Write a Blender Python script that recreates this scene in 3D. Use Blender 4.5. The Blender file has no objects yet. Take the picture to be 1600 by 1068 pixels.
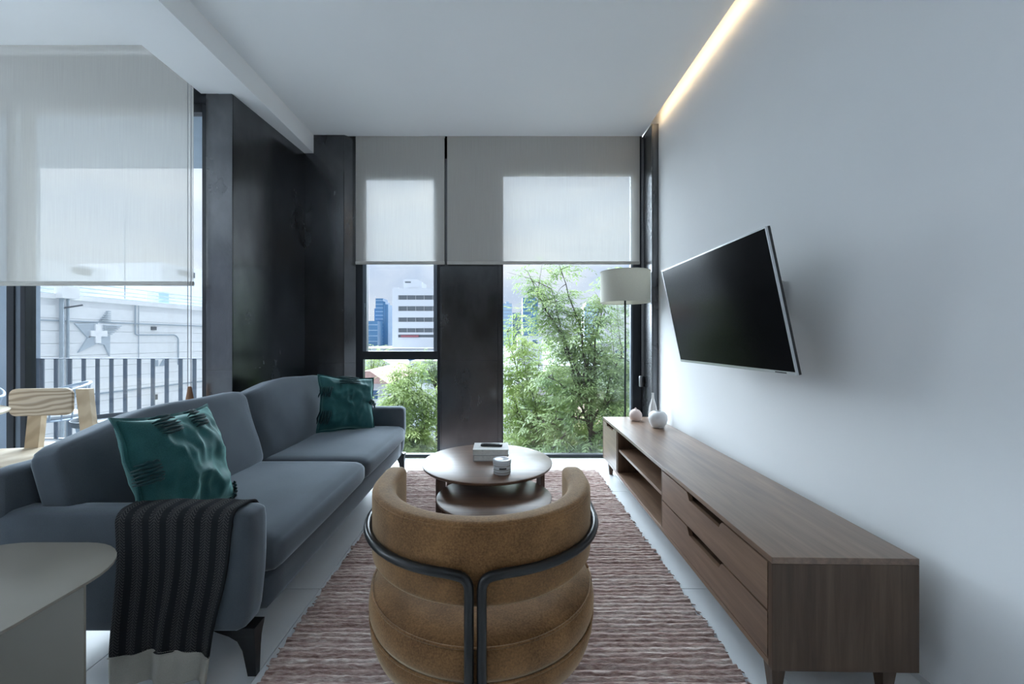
import bpy, bmesh, math, random
from mathutils import noise as mnoise
from mathutils import Vector, Matrix, Euler, Quaternion
PI = math.pi
R = math.radians
scn = bpy.context.scene
col = scn.collection

# ------------------------------------------------------------------ camera
cam = bpy.data.cameras.new('camera')
cam.lens = 14.3; cam.sensor_width = 36.0
cam.shift_x = 0.0094; cam.shift_y = -0.0025
cam.clip_start = 0.05; cam.clip_end = 5000
camo = bpy.data.objects.new('camera', cam)
camo.location = (0, 0, 1.15); camo.rotation_euler = (PI/2, 0, 0)
col.objects.link(camo); scn.camera = camo

# ------------------------------------------------------------------ sky
SKY = 0.68
w = bpy.data.worlds.new('overcast_sky'); scn.world = w; w.use_nodes = True
nt = w.node_tree; nt.nodes.clear()
def wn(t, **k):
    n = nt.nodes.new(t)
    for a, b in k.items(): setattr(n, a, b)
    return n
out = wn('ShaderNodeOutputWorld'); bg = wn('ShaderNodeBackground')
tc = wn('ShaderNodeTexCoord'); mp = wn('ShaderNodeMapping'); mp.inputs['Scale'].default_value = (1, 1, 2.6)
nz = wn('ShaderNodeTexNoise'); nz.inputs['Scale'].default_value = 3.2; nz.inputs['Detail'].default_value = 7; nz.inputs['Roughness'].default_value = .55
nz.inputs['Distortion'].default_value = .3
rp = wn('ShaderNodeValToRGB')
rp.color_ramp.elements[0].position = .36; rp.color_ramp.elements[0].color = (.58, .70, .90, 1)
rp.color_ramp.elements[1].position = .66; rp.color_ramp.elements[1].color = (.93, .98, 1.05, 1)
sx = wn('ShaderNodeSeparateXYZ')
m1 = wn('ShaderNodeMath', operation='MAXIMUM'); m1.inputs[1].default_value = 0
m2 = wn('ShaderNodeMath', operation='MULTIPLY_ADD'); m2.inputs[1].default_value = 1.0; m2.inputs[2].default_value = 1.0
m3 = wn('ShaderNodeMath', operation='MULTIPLY'); m3.inputs[1].default_value = SKY
L = nt.links.new
L(tc.outputs['Generated'], mp.inputs['Vector']); L(mp.outputs['Vector'], nz.inputs['Vector'])
L(nz.outputs['Fac'], rp.inputs['Fac']); L(rp.outputs['Color'], bg.inputs['Color'])
L(tc.outputs['Generated'], sx.inputs['Vector']); L(sx.outputs['Z'], m1.inputs[0]); L(m1.outputs[0], m2.inputs[0]); L(m2.outputs[0], m3.inputs[0])
L(m3.outputs[0], bg.inputs['Strength']); L(bg.outputs[0], out.inputs['Surface'])

# hazy sun added to brighten the room, high in front of the windows and a little to the left
sl = bpy.data.lights.new('sun', 'SUN'); sl.energy = 20.0; sl.angle = R(100); sl.color = (.80, .91, 1.0)
so = bpy.data.objects.new('sun', sl); so.rotation_euler = Vector((.55, -.72, -.46)).to_track_quat('-Z', 'Y').to_euler(); col.objects.link(so)

vs = scn.view_settings
vs.view_transform = 'Standard'; vs.look = 'None'; vs.gamma = 1.0; vs.use_curve_mapping = False
vs.exposure = 0.42

# ------------------------------------------------------------------ materials
MATS = {}
def nodes_of(name):
    m = bpy.data.materials.new(name); m.use_nodes = True
    n = m.node_tree; b = n.nodes['Principled BSDF']
    MATS[name] = m
    return m, n, b
def tex_noise(n, scale, stretch=(1,1,1), detail=4, rough=.5, dist=0.0, coord='Object'):
    t = n.nodes.new('ShaderNodeTexCoord'); mp = n.nodes.new('ShaderNodeMapping'); mp.inputs['Scale'].default_value = stretch
    z = n.nodes.new('ShaderNodeTexNoise'); z.inputs['Scale'].default_value = scale; z.inputs['Detail'].default_value = detail
    z.inputs['Roughness'].default_value = rough; z.inputs['Distortion'].default_value = dist
    n.links.new(t.outputs[coord], mp.inputs['Vector']); n.links.new(mp.outputs[0], z.inputs['Vector'])
    return z
def ramp(n, fac, stops):
    r = n.nodes.new('ShaderNodeValToRGB'); e = r.color_ramp.elements
    while len(e) < len(stops): e.new(.5)
    for i, (p, c) in enumerate(stops): e[i].position = p; e[i].color = (*c, 1)
    n.links.new(fac, r.inputs['Fac'])
    return r
def add_bump(n, b, height, strength=.2, dist=.01):
    bp = n.nodes.new('ShaderNodeBump'); bp.inputs['Strength'].default_value = strength; bp.inputs['Distance'].default_value = dist
    n.links.new(height, bp.inputs['Height']); n.links.new(bp.outputs[0], b.inputs['Normal'])
def plain(name, c, rough=.5, metal=0.0, vary=.06, scale=6, bump=0, bscale=80, spec=.5, coat=0):
    m, n, b = nodes_of(name)
    z = tex_noise(n, scale, detail=5)
    lo = tuple(max(0, x*(1-vary)) for x in c); hi = tuple(min(1, x*(1+vary)) for x in c)
    r = ramp(n, z.outputs['Fac'], [(.3, lo), (.7, hi)])
    n.links.new(r.outputs[0], b.inputs['Base Color'])
    b.inputs['Roughness'].default_value = rough; b.inputs['Metallic'].default_value = metal
    b.inputs['Specular IOR Level'].default_value = spec; b.inputs['Coat Weight'].default_value = coat
    if bump:
        z2 = tex_noise(n, bscale, detail=3); add_bump(n, b, z2.outputs['Fac'], bump, .004)
    return m
def fabric(name, lo, hi, rough=.9, sheen=.3, weave=900, vs_=5, sheen_tint=(1,1,1)):
    m, n, b = nodes_of(name)
    z = tex_noise(n, vs_, detail=6); f = tex_noise(n, weave, detail=1)
    mx = n.nodes.new('ShaderNodeMath'); mx.operation = 'MULTIPLY_ADD'; mx.inputs[1].default_value = .45
    s = n.nodes.new('ShaderNodeMath'); s.operation = 'MULTIPLY'; s.inputs[1].default_value = .55
    n.links.new(z.outputs['Fac'], s.inputs[0]); n.links.new(f.outputs['Fac'], mx.inputs[0]); n.links.new(s.outputs[0], mx.inputs[2])
    r = ramp(n, mx.outputs[0], [(.3, lo), (.7, hi)])
    n.links.new(r.outputs[0], b.inputs['Base Color'])
    b.inputs['Roughness'].default_value = rough; b.inputs['Specular IOR Level'].default_value = .2
    b.inputs['Sheen Weight'].default_value = sheen; b.inputs['Sheen Roughness'].default_value = .4; b.inputs['Sheen Tint'].default_value = (*sheen_tint, 1)
    add_bump(n, b, mx.outputs[0], .25, .003)
    return m
def wood(name, cols, axis, scale=1.0, rough=.42, dist=.6, fig=.5):
    # long-grain noise streaks plus broad cathedral figure
    m, n, b = nodes_of(name)
    st = [22.0, 22.0, 22.0]; st[axis] = 1.3
    z = tex_noise(n, 2.2*scale, tuple(st), 6, .62, dist)
    st2 = [7.0, 7.0, 7.0]; st2[axis] = .8
    y = tex_noise(n, 1.3*scale, tuple(st2), 2, .5, 1.2)
    mx = n.nodes.new('ShaderNodeMix'); mx.inputs['Factor'].default_value = fig
    n.links.new(z.outputs['Fac'], mx.inputs['A']); n.links.new(y.outputs['Fac'], mx.inputs['B'])
    r = ramp(n, mx.outputs['Result'], [(.30, cols[0]), (.5, cols[1]), (.70, cols[2])])
    n.links.new(r.outputs[0], b.inputs['Base Color'])
    b.inputs['Roughness'].default_value = rough; b.inputs['Specular IOR Level'].default_value = .45
    add_bump(n, b, z.outputs['Fac'], .08, .002)
    return m
def ash(name, axis, c0, c1, bands=14):
    m, n, b = nodes_of(name)
    t = n.nodes.new('ShaderNodeTexCoord'); mp = n.nodes.new('ShaderNodeMapping')
    s = [1.0, 1.0, 1.0]; s[axis] = .33; mp.inputs['Scale'].default_value = s; mp.inputs['Rotation'].default_value = (.1, .25, .1)
    wv = n.nodes.new('ShaderNodeTexWave'); wv.wave_type = 'BANDS'; wv.bands_direction = 'Z'
    wv.inputs['Scale'].default_value = bands; wv.inputs['Distortion'].default_value = 7; wv.inputs['Detail'].default_value = 2; wv.inputs['Detail Scale'].default_value = .9
    n.links.new(t.outputs['Object'], mp.inputs[0]); n.links.new(mp.outputs[0], wv.inputs['Vector'])
    r = ramp(n, wv.outputs['Fac'], [(.1, c0), (.75, c1)])
    n.links.new(r.outputs[0], b.inputs['Base Color']); b.inputs['Roughness'].default_value = .55
    return m

plain('wall_white', (.86, .87, .88), .75, vary=.012, scale=2, bump=.03, bscale=240, spec=.25)
plain('ceiling_white', (.87, .88, .885), .8, vary=.01, scale=2, spec=.2)
plain('skirting_white', (.72, .73, .74), .45)
plain('slab_concrete', (.42, .44, .47), .8, vary=.08)
plain('tile_grey', (.76, .785, .81), .28, vary=.03, scale=3, spec=.5)
plain('grout', (.30, .32, .34), .9)
plain('frame_black', (.028, .032, .040), .33, .3, spec=.5)
plain('frame_grey', (.16, .19, .23), .4, .5)
plain('dark_metal', (.014, .015, .017), .35, .4, spec=.5)
plain('black_tube', (.009, .009, .010), .30, .0, spec=.4)
plain('lamp_metal', (.035, .05, .05), .3, .6)
plain('chain_metal', (.42, .42, .44), .35, .8)
plain('silver', (.62, .63, .65), .3, .9)
plain('plastic_black', (.018, .018, .02), .4)
plain('plastic_white', (.78, .78, .78), .45)
plain('book_white', (.62, .62, .60), .55); plain('book_grey', (.42, .42, .41), .6); plain('paper', (.75, .74, .70), .8, vary=.1, scale=60)
plain('ceramic_white', (.74, .74, .75), .45, vary=.03, bump=.03, bscale=120); plain('ceramic_pink', (.66, .53, .49), .6, bump=.05, bscale=150)
plain('ceramic_ridged', (.70, .69, .68), .5)
plain('tin_white', (.66, .68, .70), .22); plain('tin_stripe', (.30, .29, .27), .4); plain('tin_label', (.03, .03, .03), .5)
plain('greige_metal', (.235, .215, .185), .48, .0, vary=.03, spec=.5)
plain('terrace_metal', (.42, .50, .60), .4, .3); plain('terrace_dark', (.10, .12, .145), .45, .2)
plain('terrace_wall', (.34, .40, .48), .85, vary=.05); plain('terrace_floor', (.46, .48, .50), .7)
plain('rail_grey', (.19, .22, .27), .45, .2)
plain('bark', (.085, .072, .055), .9, vary=.3, scale=30, bump=.4, bscale=40)
plain('white_render', (.82, .83, .84), .85, vary=.03); plain('white_panel', (.84, .85, .85), .75, vary=.03)
plain('star_grey', (.47, .53, .58), .7); plain('star_white', (.86, .87, .88), .7)
plain('pipe_grey', (.36, .42, .47), .5, .4); plain('pipe_dark', (.10, .11, .12), .6)
plain('office_white', (.70, .72, .76), .8, vary=.04); plain('office_glass', (.16, .18, .20), .15, spec=.6); plain('office_mull', (.35, .36, .38), .6)
plain('tower_blue', (.10, .24, .42), .2, vary=.1, scale=.02, spec=.6); plain('tower_blue_dark', (.06, .13, .24), .2, spec=.6); plain('tower_pale', (.42, .58, .74), .25, vary=.05, spec=.5); plain('tower_grey', (.38, .43, .49), .6)
plain('roof_red', (.56, .36, .32), .8, vary=.12); plain('roof_grey', (.42, .44, .47), .8); plain('house_wall', (.66, .67, .69), .85); plain('house_brick', (.45, .28, .22), .85)
plain('asphalt', (.22, .23, .24), .9, vary=.15, scale=.2); plain('flowers_red', (.34, .12, .14), .8, vary=.3)
plain('rear_dark', (.10, .075, .055), .6, vary=.15, scale=3); plain('clay_wood', (.33, .17, .09), .5)  # rear wall colour made dark to cut bounced light
fabric('sofa_fabric', (.056, .067, .081), (.098, .116, .138), .92, .75, 700, 5, (.80, .90, 1))
fabric('sofa_back_fabric', (.060, .069, .083), (.092, .106, .126), .92, .2, 700)
fabric('velvet_tan', (.085, .036, .011), (.31, .16, .064), .7, .6, 220, 10, (1, .82, .6))
fabric('velvet_teal', (.008, .058, .064), (.026, .120, .124), .55, 1.0, 300, 14, (.55, 1, .95))
fabric('teal_dark', (.004, .026, .032), (.010, .050, .056), .7, .2, 300, 14)
fabric('cream_wool', (.36, .345, .30), (.50, .48, .43), .95, .2, 500, 9)
fabric('lamp_linen', (.62, .60, .53), (.72, .70, .63), .9, .1, 600)
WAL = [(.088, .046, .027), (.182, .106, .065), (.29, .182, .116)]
wood('walnut_y', WAL, 1); wood('walnut_z_shaded', [tuple(v*.46 for v in c) for c in WAL], 2); wood('walnut_x', WAL, 0)  # darkened z copy puts the shade on the console end into its colour
TAB = [(.075, .040, .026), (.15, .082, .052), (.24, .14, .092)]
mt_ = wood('walnut_table', TAB, 0, .9, .38, .9); mt_.node_tree.nodes['Principled BSDF'].inputs['Coat Weight'].default_value = .3; mt_.node_tree.nodes['Principled BSDF'].inputs['Coat IOR'].default_value = 1.5; mt_.node_tree.nodes['Principled BSDF'].inputs['Coat Roughness'].default_value = .30; wood('walnut_leg', [tuple(v*.55 for v in c) for c in TAB], 2)
ash('ash_panel', 0, (.42, .315, .215), (.70, .585, .44), 11); ash('ash_post', 2, (.58, .44, .29), (.70, .56, .39), 8); ash('ash_seat', 1, (.66, .56, .43), (.78, .69, .56), 7)

# black waxed steel cladding: near black, patchy gloss, small pits
m, n, b = nodes_of('black_steel')
z = tex_noise(n, 2.6, (1, 1, .6), 8, .6); r = ramp(n, z.outputs['Fac'], [(.3, (.085, .088, .095)), (.7, (.17, .175, .185))]); n.links.new(r.outputs[0], b.inputs['Base Color'])
z2 = tex_noise(n, 4.0, (1, 1, .5), 6, .6); r2 = ramp(n, z2.outputs['Fac'], [(.3, (.15,)*3), (.7, (.30,)*3)]); n.links.new(r2.outputs[0], b.inputs['Roughness'])
z3 = tex_noise(n, 55, (1, 1, .45), 6, .7); add_bump(n, b, z3.outputs['Fac'], .07, .004)
b.inputs['Specular IOR Level'].default_value = .62; b.inputs['Metallic'].default_value = .92

# grey rug wool: row colour follows the woven cords
m, n, b = nodes_of('rug_wool')
za = tex_noise(n, 1.0, (1.1, 30, 1), 4, .7); zb = tex_noise(n, 1.0, (34, 170, 40), 3, .6)
mx = n.nodes.new('ShaderNodeMix'); mx.inputs['Factor'].default_value = .55
n.links.new(za.outputs['Fac'], mx.inputs['A']); n.links.new(zb.outputs['Fac'], mx.inputs['B'])
r = ramp(n, mx.outputs['Result'], [(.30, (.165, .095, .084)), (.42, (.37, .25, .225)), (.53, (.58, .455, .415)), (.66, (.90, .82, .77))])
n.links.new(r.outputs[0], b.inputs['Base Color']); b.inputs['Roughness'].default_value = .95; b.inputs['Specular IOR Level'].default_value = .15
add_bump(n, b, zb.outputs['Fac'], .6, .008)

# herringbone throw, uses its own uv in metres
m, n, b = nodes_of('throw_herringbone')
uv = n.nodes.new('ShaderNodeUVMap'); sp = n.nodes.new('ShaderNodeSeparateXYZ'); n.links.new(uv.outputs[0], sp.inputs[0])
def M_(op, a, bb=None, c=None):
    k = n.nodes.new('ShaderNodeMath'); k.operation = op
    for i, v in enumerate((a, bb, c)):
        if v is None: continue
        if isinstance(v, (int, float)): k.inputs[i].default_value = v
        else: n.links.new(v, k.inputs[i])
    return k.outputs[0]
u = sp.outputs['X']; v = sp.outputs['Y']
stripe = M_('SINE', M_('MULTIPLY', u, 2*PI/.058)); lit = M_('GREATER_THAN', stripe, -.35)
zig = M_('PINGPONG', u, .0145)
tw = M_('SINE', M_('MULTIPLY', M_('ADD', M_('MULTIPLY', zig, 1.0), v), 2*PI/.0095)); tl = M_('GREATER_THAN', tw, .05)
nzz = tex_noise(n, 300, detail=2, coord='UV'); jit = M_('GREATER_THAN', nzz.outputs['Fac'], .42)
thin = M_('GREATER_THAN', stripe, .985)
fac = M_('MAXIMUM', M_('MULTIPLY', M_('MULTIPLY', lit, tl), M_('MULTIPLY_ADD', jit, .6, .25)), M_('MULTIPLY', thin, .55))
r = ramp(n, fac, [(0, (.020, .021, .024)), (1, (.080, .080, .080))]); n.links.new(r.outputs[0], b.inputs['Base Color'])
b.inputs['Roughness'].default_value = .95; b.inputs['Specular IOR Level'].default_value = .1; add_bump(n, b, fac, .4, .002)

# roller blind mesh cloth: partly open weave, lets some view and light through
m, n, b = nodes_of('blind_cloth'); n.nodes.remove(b); o = n.nodes['Material Output']
z = tex_noise(n, 1.0, (260, 260, 3), 3, .6); r = ramp(n, z.outputs['Fac'], [(.3, (.80, .785, .74)), (.7, (.89, .875, .83))])
df = n.nodes.new('ShaderNodeBsdfDiffuse'); tl_ = n.nodes.new('ShaderNodeBsdfTranslucent'); tr = n.nodes.new('ShaderNodeBsdfTransparent')
n.links.new(r.outputs[0], df.inputs['Color']); n.links.new(r.outputs[0], tl_.inputs['Color'])
x1 = n.nodes.new('ShaderNodeMixShader'); x1.inputs[0].default_value = .09; n.links.new(df.outputs[0], x1.inputs[1]); n.links.new(tl_.outputs[0], x1.inputs[2])
x2 = n.nodes.new('ShaderNodeMixShader'); x2.inputs[0].default_value = .55; n.links.new(x1.outputs[0], x2.inputs[1]); n.links.new(tr.outputs[0], x2.inputs[2]); n.links.new(x2.outputs[0], o.inputs['Surface'])

# window glass
m, n, b = nodes_of('glass'); n.nodes.remove(b); o = n.nodes['Material Output']
tr = n.nodes.new('ShaderNodeBsdfTransparent'); tr.inputs[0].default_value = (.955, .975, .985, 1)
gl = n.nodes.new('ShaderNodeBsdfGlossy'); gl.inputs['Roughness'].default_value = .01
lw = n.nodes.new('ShaderNodeLayerWeight'); lw.inputs[0].default_value = .5   # Schlick: .03 head on, rising at grazing angles
pw = n.nodes.new('ShaderNodeMath'); pw.operation = 'POWER'; pw.inputs[1].default_value = 5; n.links.new(lw.outputs['Facing'], pw.inputs[0])
fr = n.nodes.new('ShaderNodeMath'); fr.operation = 'MULTIPLY_ADD'; fr.inputs[1].default_value = .95; fr.inputs[2].default_value = .03; n.links.new(pw.outputs[0], fr.inputs[0])
x = n.nodes.new('ShaderNodeMixShader'); n.links.new(fr.outputs[0], x.inputs[0]); n.links.new(tr.outputs[0], x.inputs[1]); n.links.new(gl.outputs[0], x.inputs[2]); n.links.new(x.outputs[0], o.inputs['Surface'])

# screen, LED, leaves
for k_ in ('walnut_y',):
    q_ = MATS[k_].node_tree.nodes['Principled BSDF']; q_.inputs['Coat Weight'].default_value = .7; q_.inputs['Coat Roughness'].default_value = .30; q_.inputs['Coat IOR'].default_value = 1.6
m, n, b = nodes_of('tv_screen'); z = tex_noise(n, 3); r = ramp(n, z.outputs['Fac'], [(0, (.004, .004, .005)), (1, (.006, .006, .007))]); n.links.new(r.outputs[0], b.inputs['Base Color']); b.inputs['Roughness'].default_value = .16; b.inputs['Specular IOR Level'].default_value = .10
m, n, b = nodes_of('led_warm'); b.inputs['Base Color'].default_value = (1, .9, .75, 1); b.inputs['Emission Color'].default_value = (1, .72, .42, 1); b.inputs['Emission Strength'].default_value = 11
def leafmat(name, lo, hi):
    m, n, b = nodes_of(name); n.nodes.remove(b); o = n.nodes['Material Output']
    z = tex_noise(n, 1.7, detail=5); r = ramp(n, z.outputs['Fac'], [(.32, lo), (.68, hi)])
    df = n.nodes.new('ShaderNodeBsdfDiffuse'); tl = n.nodes.new('ShaderNodeBsdfTranslucent'); x = n.nodes.new('ShaderNodeMixShader'); x.inputs[0].default_value = .45
    gs = n.nodes.new('ShaderNodeBsdfGlossy'); gs.inputs['Roughness'].default_value = .45; x2 = n.nodes.new('ShaderNodeMixShader'); x2.inputs[0].default_value = .06
    n.links.new(r.outputs[0], df.inputs[0]); n.links.new(r.outputs[0], tl.inputs[0]); n.links.new(df.outputs[0], x.inputs[1]); n.links.new(tl.outputs[0], x.inputs[2])
    n.links.new(x.outputs[0], x2.inputs[1]); n.links.new(gs.outputs[0], x2.inputs[2]); n.links.new(x2.outputs[0], o.inputs['Surface'])
leafmat('leaf_green', (.19, .29, .13), (.41, .51, .22)); leafmat('leaf_lime', (.28, .40, .12), (.50, .59, .23)); leafmat('leaf_grey', (.24, .33, .20), (.41, .49, .31)); leafmat('leaf_dark', (.07, .13, .07), (.13, .21, .11))
# lamp shade cloth (translucent)
m, n, b = nodes_of('shade_cloth'); b.inputs['Roughness'].default_value = .9
z = tex_noise(n, 400, (1, 1, .3)); r = ramp(n, z.outputs['Fac'], [(.3, (.66, .65, .58)), (.7, (.74, .73, .66))]); n.links.new(r.outputs[0], b.inputs['Base Color'])
o = n.nodes['Material Output']; tl = n.nodes.new('ShaderNodeBsdfTranslucent'); n.links.new(r.outputs[0], tl.inputs[0]); x = n.nodes.new('ShaderNodeMixShader'); x.inputs[0].default_value = .35
n.links.new(b.outputs[0], x.inputs[1]); n.links.new(tl.outputs[0], x.inputs[2]); n.links.new(x.outputs[0], o.inputs['Surface'])

# ------------------------------------------------------------------ mesh helpers
class MB:
    def __init__(s): s.v = []; s.f = []; s.uv = None
    def add(s, vs_, fs):
        k = len(s.v); s.v += [tuple(p) for p in vs_]; s.f += [tuple(i+k for i in q) for q in fs]; return s
    def box(s, x0, x1, y0, y1, z0, z1):
        return s.add([(x0,y0,z0),(x1,y0,z0),(x1,y1,z0),(x0,y1,z0),(x0,y0,z1),(x1,y0,z1),(x1,y1,z1),(x0,y1,z1)],
                     [(0,3,2,1),(4,5,6,7),(0,1,5,4),(1,2,6,5),(2,3,7,6),(3,0,4,7)])
    def rings(s, rings, cap=True, close=True):
        k = len(s.v); m_ = len(rings[0])
        for r_ in rings: s.v += [tuple(p) for p in r_]
        for i in range(len(rings)-1):
            for j in range(m_ if close else m_-1):
                a = k+i*m_+j; b_ = k+i*m_+(j+1) % m_
                s.f.append((a, b_, b_+m_, a+m_))
        if cap:
            s.f.append(tuple(k+j for j in reversed(range(m_)))); s.f.append(tuple(k+(len(rings)-1)*m_+j for j in range(m_)))
        return s
    def tube(s, pts, r, seg=10):
        pts = [Vector(p) for p in pts]; rs = r if isinstance(r, (list, tuple)) else [r]*len(pts)
        t0 = (pts[1]-pts[0]).normalized(); up = Vector((0,0,1)) if abs(t0.z) < .9 else Vector((1,0,0))
        nrm = t0.cross(up).normalized(); rings = []
        for i, p in enumerate(pts):
            t = ((pts[min(i+1, len(pts)-1)]-p).normalized()+(p-pts[max(i-1, 0)]).normalized())
            t = t.normalized() if t.length > 1e-6 else t0
            nrm = (nrm - t*nrm.dot(t)).normalized(); bi = t.cross(nrm)
            rings.append([p+(nrm*math.cos(2*PI*j/seg)+bi*math.sin(2*PI*j/seg))*rs[i] for j in range(seg)])
        return s.rings(rings)
    def lathe(s, prof, seg=48, c=(0,0,0), sy=1.0):
        rings = [[(c[0]+r_*math.cos(2*PI*j/seg), c[1]+sy*r_*math.sin(2*PI*j/seg), c[2]+z) for j in range(seg)] for r_, z in prof]
        return s.rings(rings)
    def prism(s, poly, axis, a, b_):
        # polygon in the plane perpendicular to axis, extruded from a to b
        def P(p, t):
            q = list(p); q.insert(axis, t); return tuple(q)
        m_ = len(poly); k = len(s.v)
        s.v += [P(p, a) for p in poly]+[P(p, b_) for p in poly]
        s.f += [(k+i, k+(i+1) % m_, k+m_+(i+1) % m_, k+m_+i) for i in range(m_)]
        s.f += [tuple(k+i for i in reversed(range(m_))), tuple(k+m_+i for i in range(m_))]
        return s
    def soft(s, size, r, n=10, c=(0,0,0), fn=None):
        # rounded box on a subdivided cube; fn(p, u) may deform
        bm = bmesh.new(); bmesh.ops.create_cube(bm, size=2.0); bmesh.ops.subdivide_edges(bm, edges=bm.edges[:], cuts=n, use_grid_fill=True)
        h = [x/2 for x in size]
        for v_ in bm.verts:
            # concentrate vertices towards the edges
            q = Vector([math.copysign(1-(1-abs(t))**1.7, t) for t in v_.co])
            p = Vector([q[i]*h[i] for i in range(3)]); inn = Vector([max(-(h[i]-r), min(h[i]-r, p[i])) for i in range(3)])
            d = p-inn
            if d.length > 1e-9: p = inn+d.normalized()*r
            if fn: p = fn(p, q)
            v_.co = p+Vector(c)
        bm.verts.index_update()
        s.add([v_.co[:] for v_ in bm.verts], [[v_.index for v_ in f_.verts] for f_ in bm.faces]); bm.free(); return s
    def build(s, name, mat, parent=None, smooth=False, bevel=0, loc=None, rot=None):
        me = bpy.data.meshes.new(name); me.from_pydata(s.v, [], s.f)
        bm = bmesh.new(); bm.from_mesh(me); bmesh.ops.recalc_face_normals(bm, faces=bm.faces[:])
        if bevel: bmesh.ops.bevel(bm, geom=[e for e in bm.edges if e.calc_face_angle(0) > .5], offset=bevel, segments=2, affect='EDGES', profile=.6)
        bm.to_mesh(me); bm.free()
        me.materials.append(MATS[mat])
        if smooth:
            me.polygons.foreach_set('use_smooth', [True]*len(me.polygons))
            if smooth != 'all':
                me.set_sharp_from_angle(angle=R(38))
        ob = bpy.data.objects.new(name, me); col.objects.link(ob)
        if parent: ob.parent = parent
        if loc: ob.location = loc
        if rot: ob.rotation_euler = rot
        return ob
def box(name, mat, parent, *a, bevel=0): return MB().box(*a).build(name, mat, parent, bevel=bevel)
def tag(o_, label, cat=None, group=None, kind=None):
    o_['label'] = label
    if cat: o_['category'] = cat
    if group: o_['group'] = group
    if kind: o_['kind'] = kind
    return o_
def thing(name, label, cat, loc=(0,0,0), rz=0, group=None, kind=None):
    e = bpy.data.objects.new(name, None); e.empty_display_size = .1; col.objects.link(e); e.location = loc; e.rotation_euler = (0, 0, rz)
    return tag(e, label, cat, group, kind)
def struct(o_, label=None):
    o_['kind'] = 'structure'
    if label: o_['label'] = label
    return o_
def piece(name, me_ob, parent, loc):   # copy sharing mesh data
    o_ = me_ob.copy(); o_.name = name; col.objects.link(o_); o_.parent = parent; o_.location = loc; return o_
def arc(cx, cy, r, a0, a1, n_): return [(cx+r*math.cos(a0+(a1-a0)*i/n_), cy+r*math.sin(a0+(a1-a0)*i/n_)) for i in range(n_+1)]
def fillet(pts, r, n_=6):
    # round the inner corners of a 3-D polyline
    P = [Vector(p) for p in pts]; o_ = [P[0]]
    for i in range(1, len(P)-1):
        a = (P[i-1]-P[i]); b_ = (P[i+1]-P[i]); rr = min(r, a.length*.49, b_.length*.49); a = P[i]+a.normalized()*rr; b_ = P[i]+b_.normalized()*rr
        for k in range(n_+1):
            t = k/n_; o_.append((1-t)**2*a+2*t*(1-t)*P[i]+t*t*b_)
    o_.append(P[-1]); return o_
def rrect(x0, x1, y0, y1, r, n_=6):
    return arc(x1-r, y1-r, r, 0, PI/2, n_)+arc(x0+r, y1-r, r, PI/2, PI, n_)+arc(x0+r, y0+r, r, PI, 1.5*PI, n_)+arc(x1-r, y0+r, r, 1.5*PI, 2*PI, n_)

# ================================================================== THE SETTING
WX = 1.41; CZ = 3.095; LX = -5.2; BY = -4.2
fl = struct(box('floor', 'grout', None, LX-.1, WX+.1, BY-.1, 3.96, -.2, -.008), 'pale grey floor of large rectangular tiles')
proto = MB().box(0, .5965, 0, 1.1965, -.0079, 0).build('tile', 'tile_grey', fl, bevel=.001)
first = True; y = 1.88-1.2*6
while y < 3.95:
    x = -1.441-.6*7
    while x < WX:
        x0 = max(x, LX); x1 = min(x+.5965, WX); y0 = max(y, BY); y1 = min(y+1.1965, 3.95)
        if x1-x0 > .05 and y1-y0 > .05:
            if x1-x0 > .59 and y1-y0 > 1.19:
                if first: proto.location = (x, y, 0); first = False
                else: piece('tile', proto, fl, (x, y, 0))
            elif not (x0 < -1.9 and y0 > 2.9): box('tile', 'tile_grey', fl, x0, x1, y0, y1, -.0079, 0)
        x += .6
    y += 1.2
struct(box('wall_right', 'wall_white', None, WX, WX+.15, BY, 4.10, 0, 3.35), 'smooth white side wall behind the television')
struct(MB().box(WX-.010, WX, BY, 3.66, .003, .026).build('baseboard_right', 'skirting_white', None), 'thin low white skirting on the right wall')
struct(MB().box(LX-.15, LX, BY, 2.95, 0, .30).box(LX-.15, LX, BY, 2.95, 2.85, 3.35).box(LX-.15, LX, BY, -2.6, .30, 2.85).box(LX-.15, LX, 1.6, 2.95, .30, 2.85).build('wall_left', 'wall_white', None), 'white wall with an added wide window at the far side of the dining area')
wr = struct(box('wall_rear', 'rear_dark', None, LX, WX, BY-.15, BY, 0, 3.35), 'unseen rear wall coloured dark to cut bounced light')
ce = struct(MB().box(-1.795, 1.336, BY, 3.895, CZ, CZ+.008).build('ceiling', 'ceiling_white', None), 'flat white ceiling with light slot along the right wall')
struct(MB().box(-2.17, -1.795, BY, 2.93, 2.919, 3.30).box(-1.95, -1.795, 2.93, 3.868, 2.919, 3.30).build('ceiling_beam', 'ceiling_white', None), 'white dropped beam crossing the ceiling')
struct(box('ceiling_dining', 'ceiling_white', None, LX, -2.17, BY, 2.93, 3.22, 3.30), 'higher white ceiling over the dining side')
struct(box('ceiling_slab', 'slab_concrete', None, LX-.15, WX+.15, BY-.15, 4.10, 3.35, 3.45), 'structural slab above the ceilings')

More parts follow.
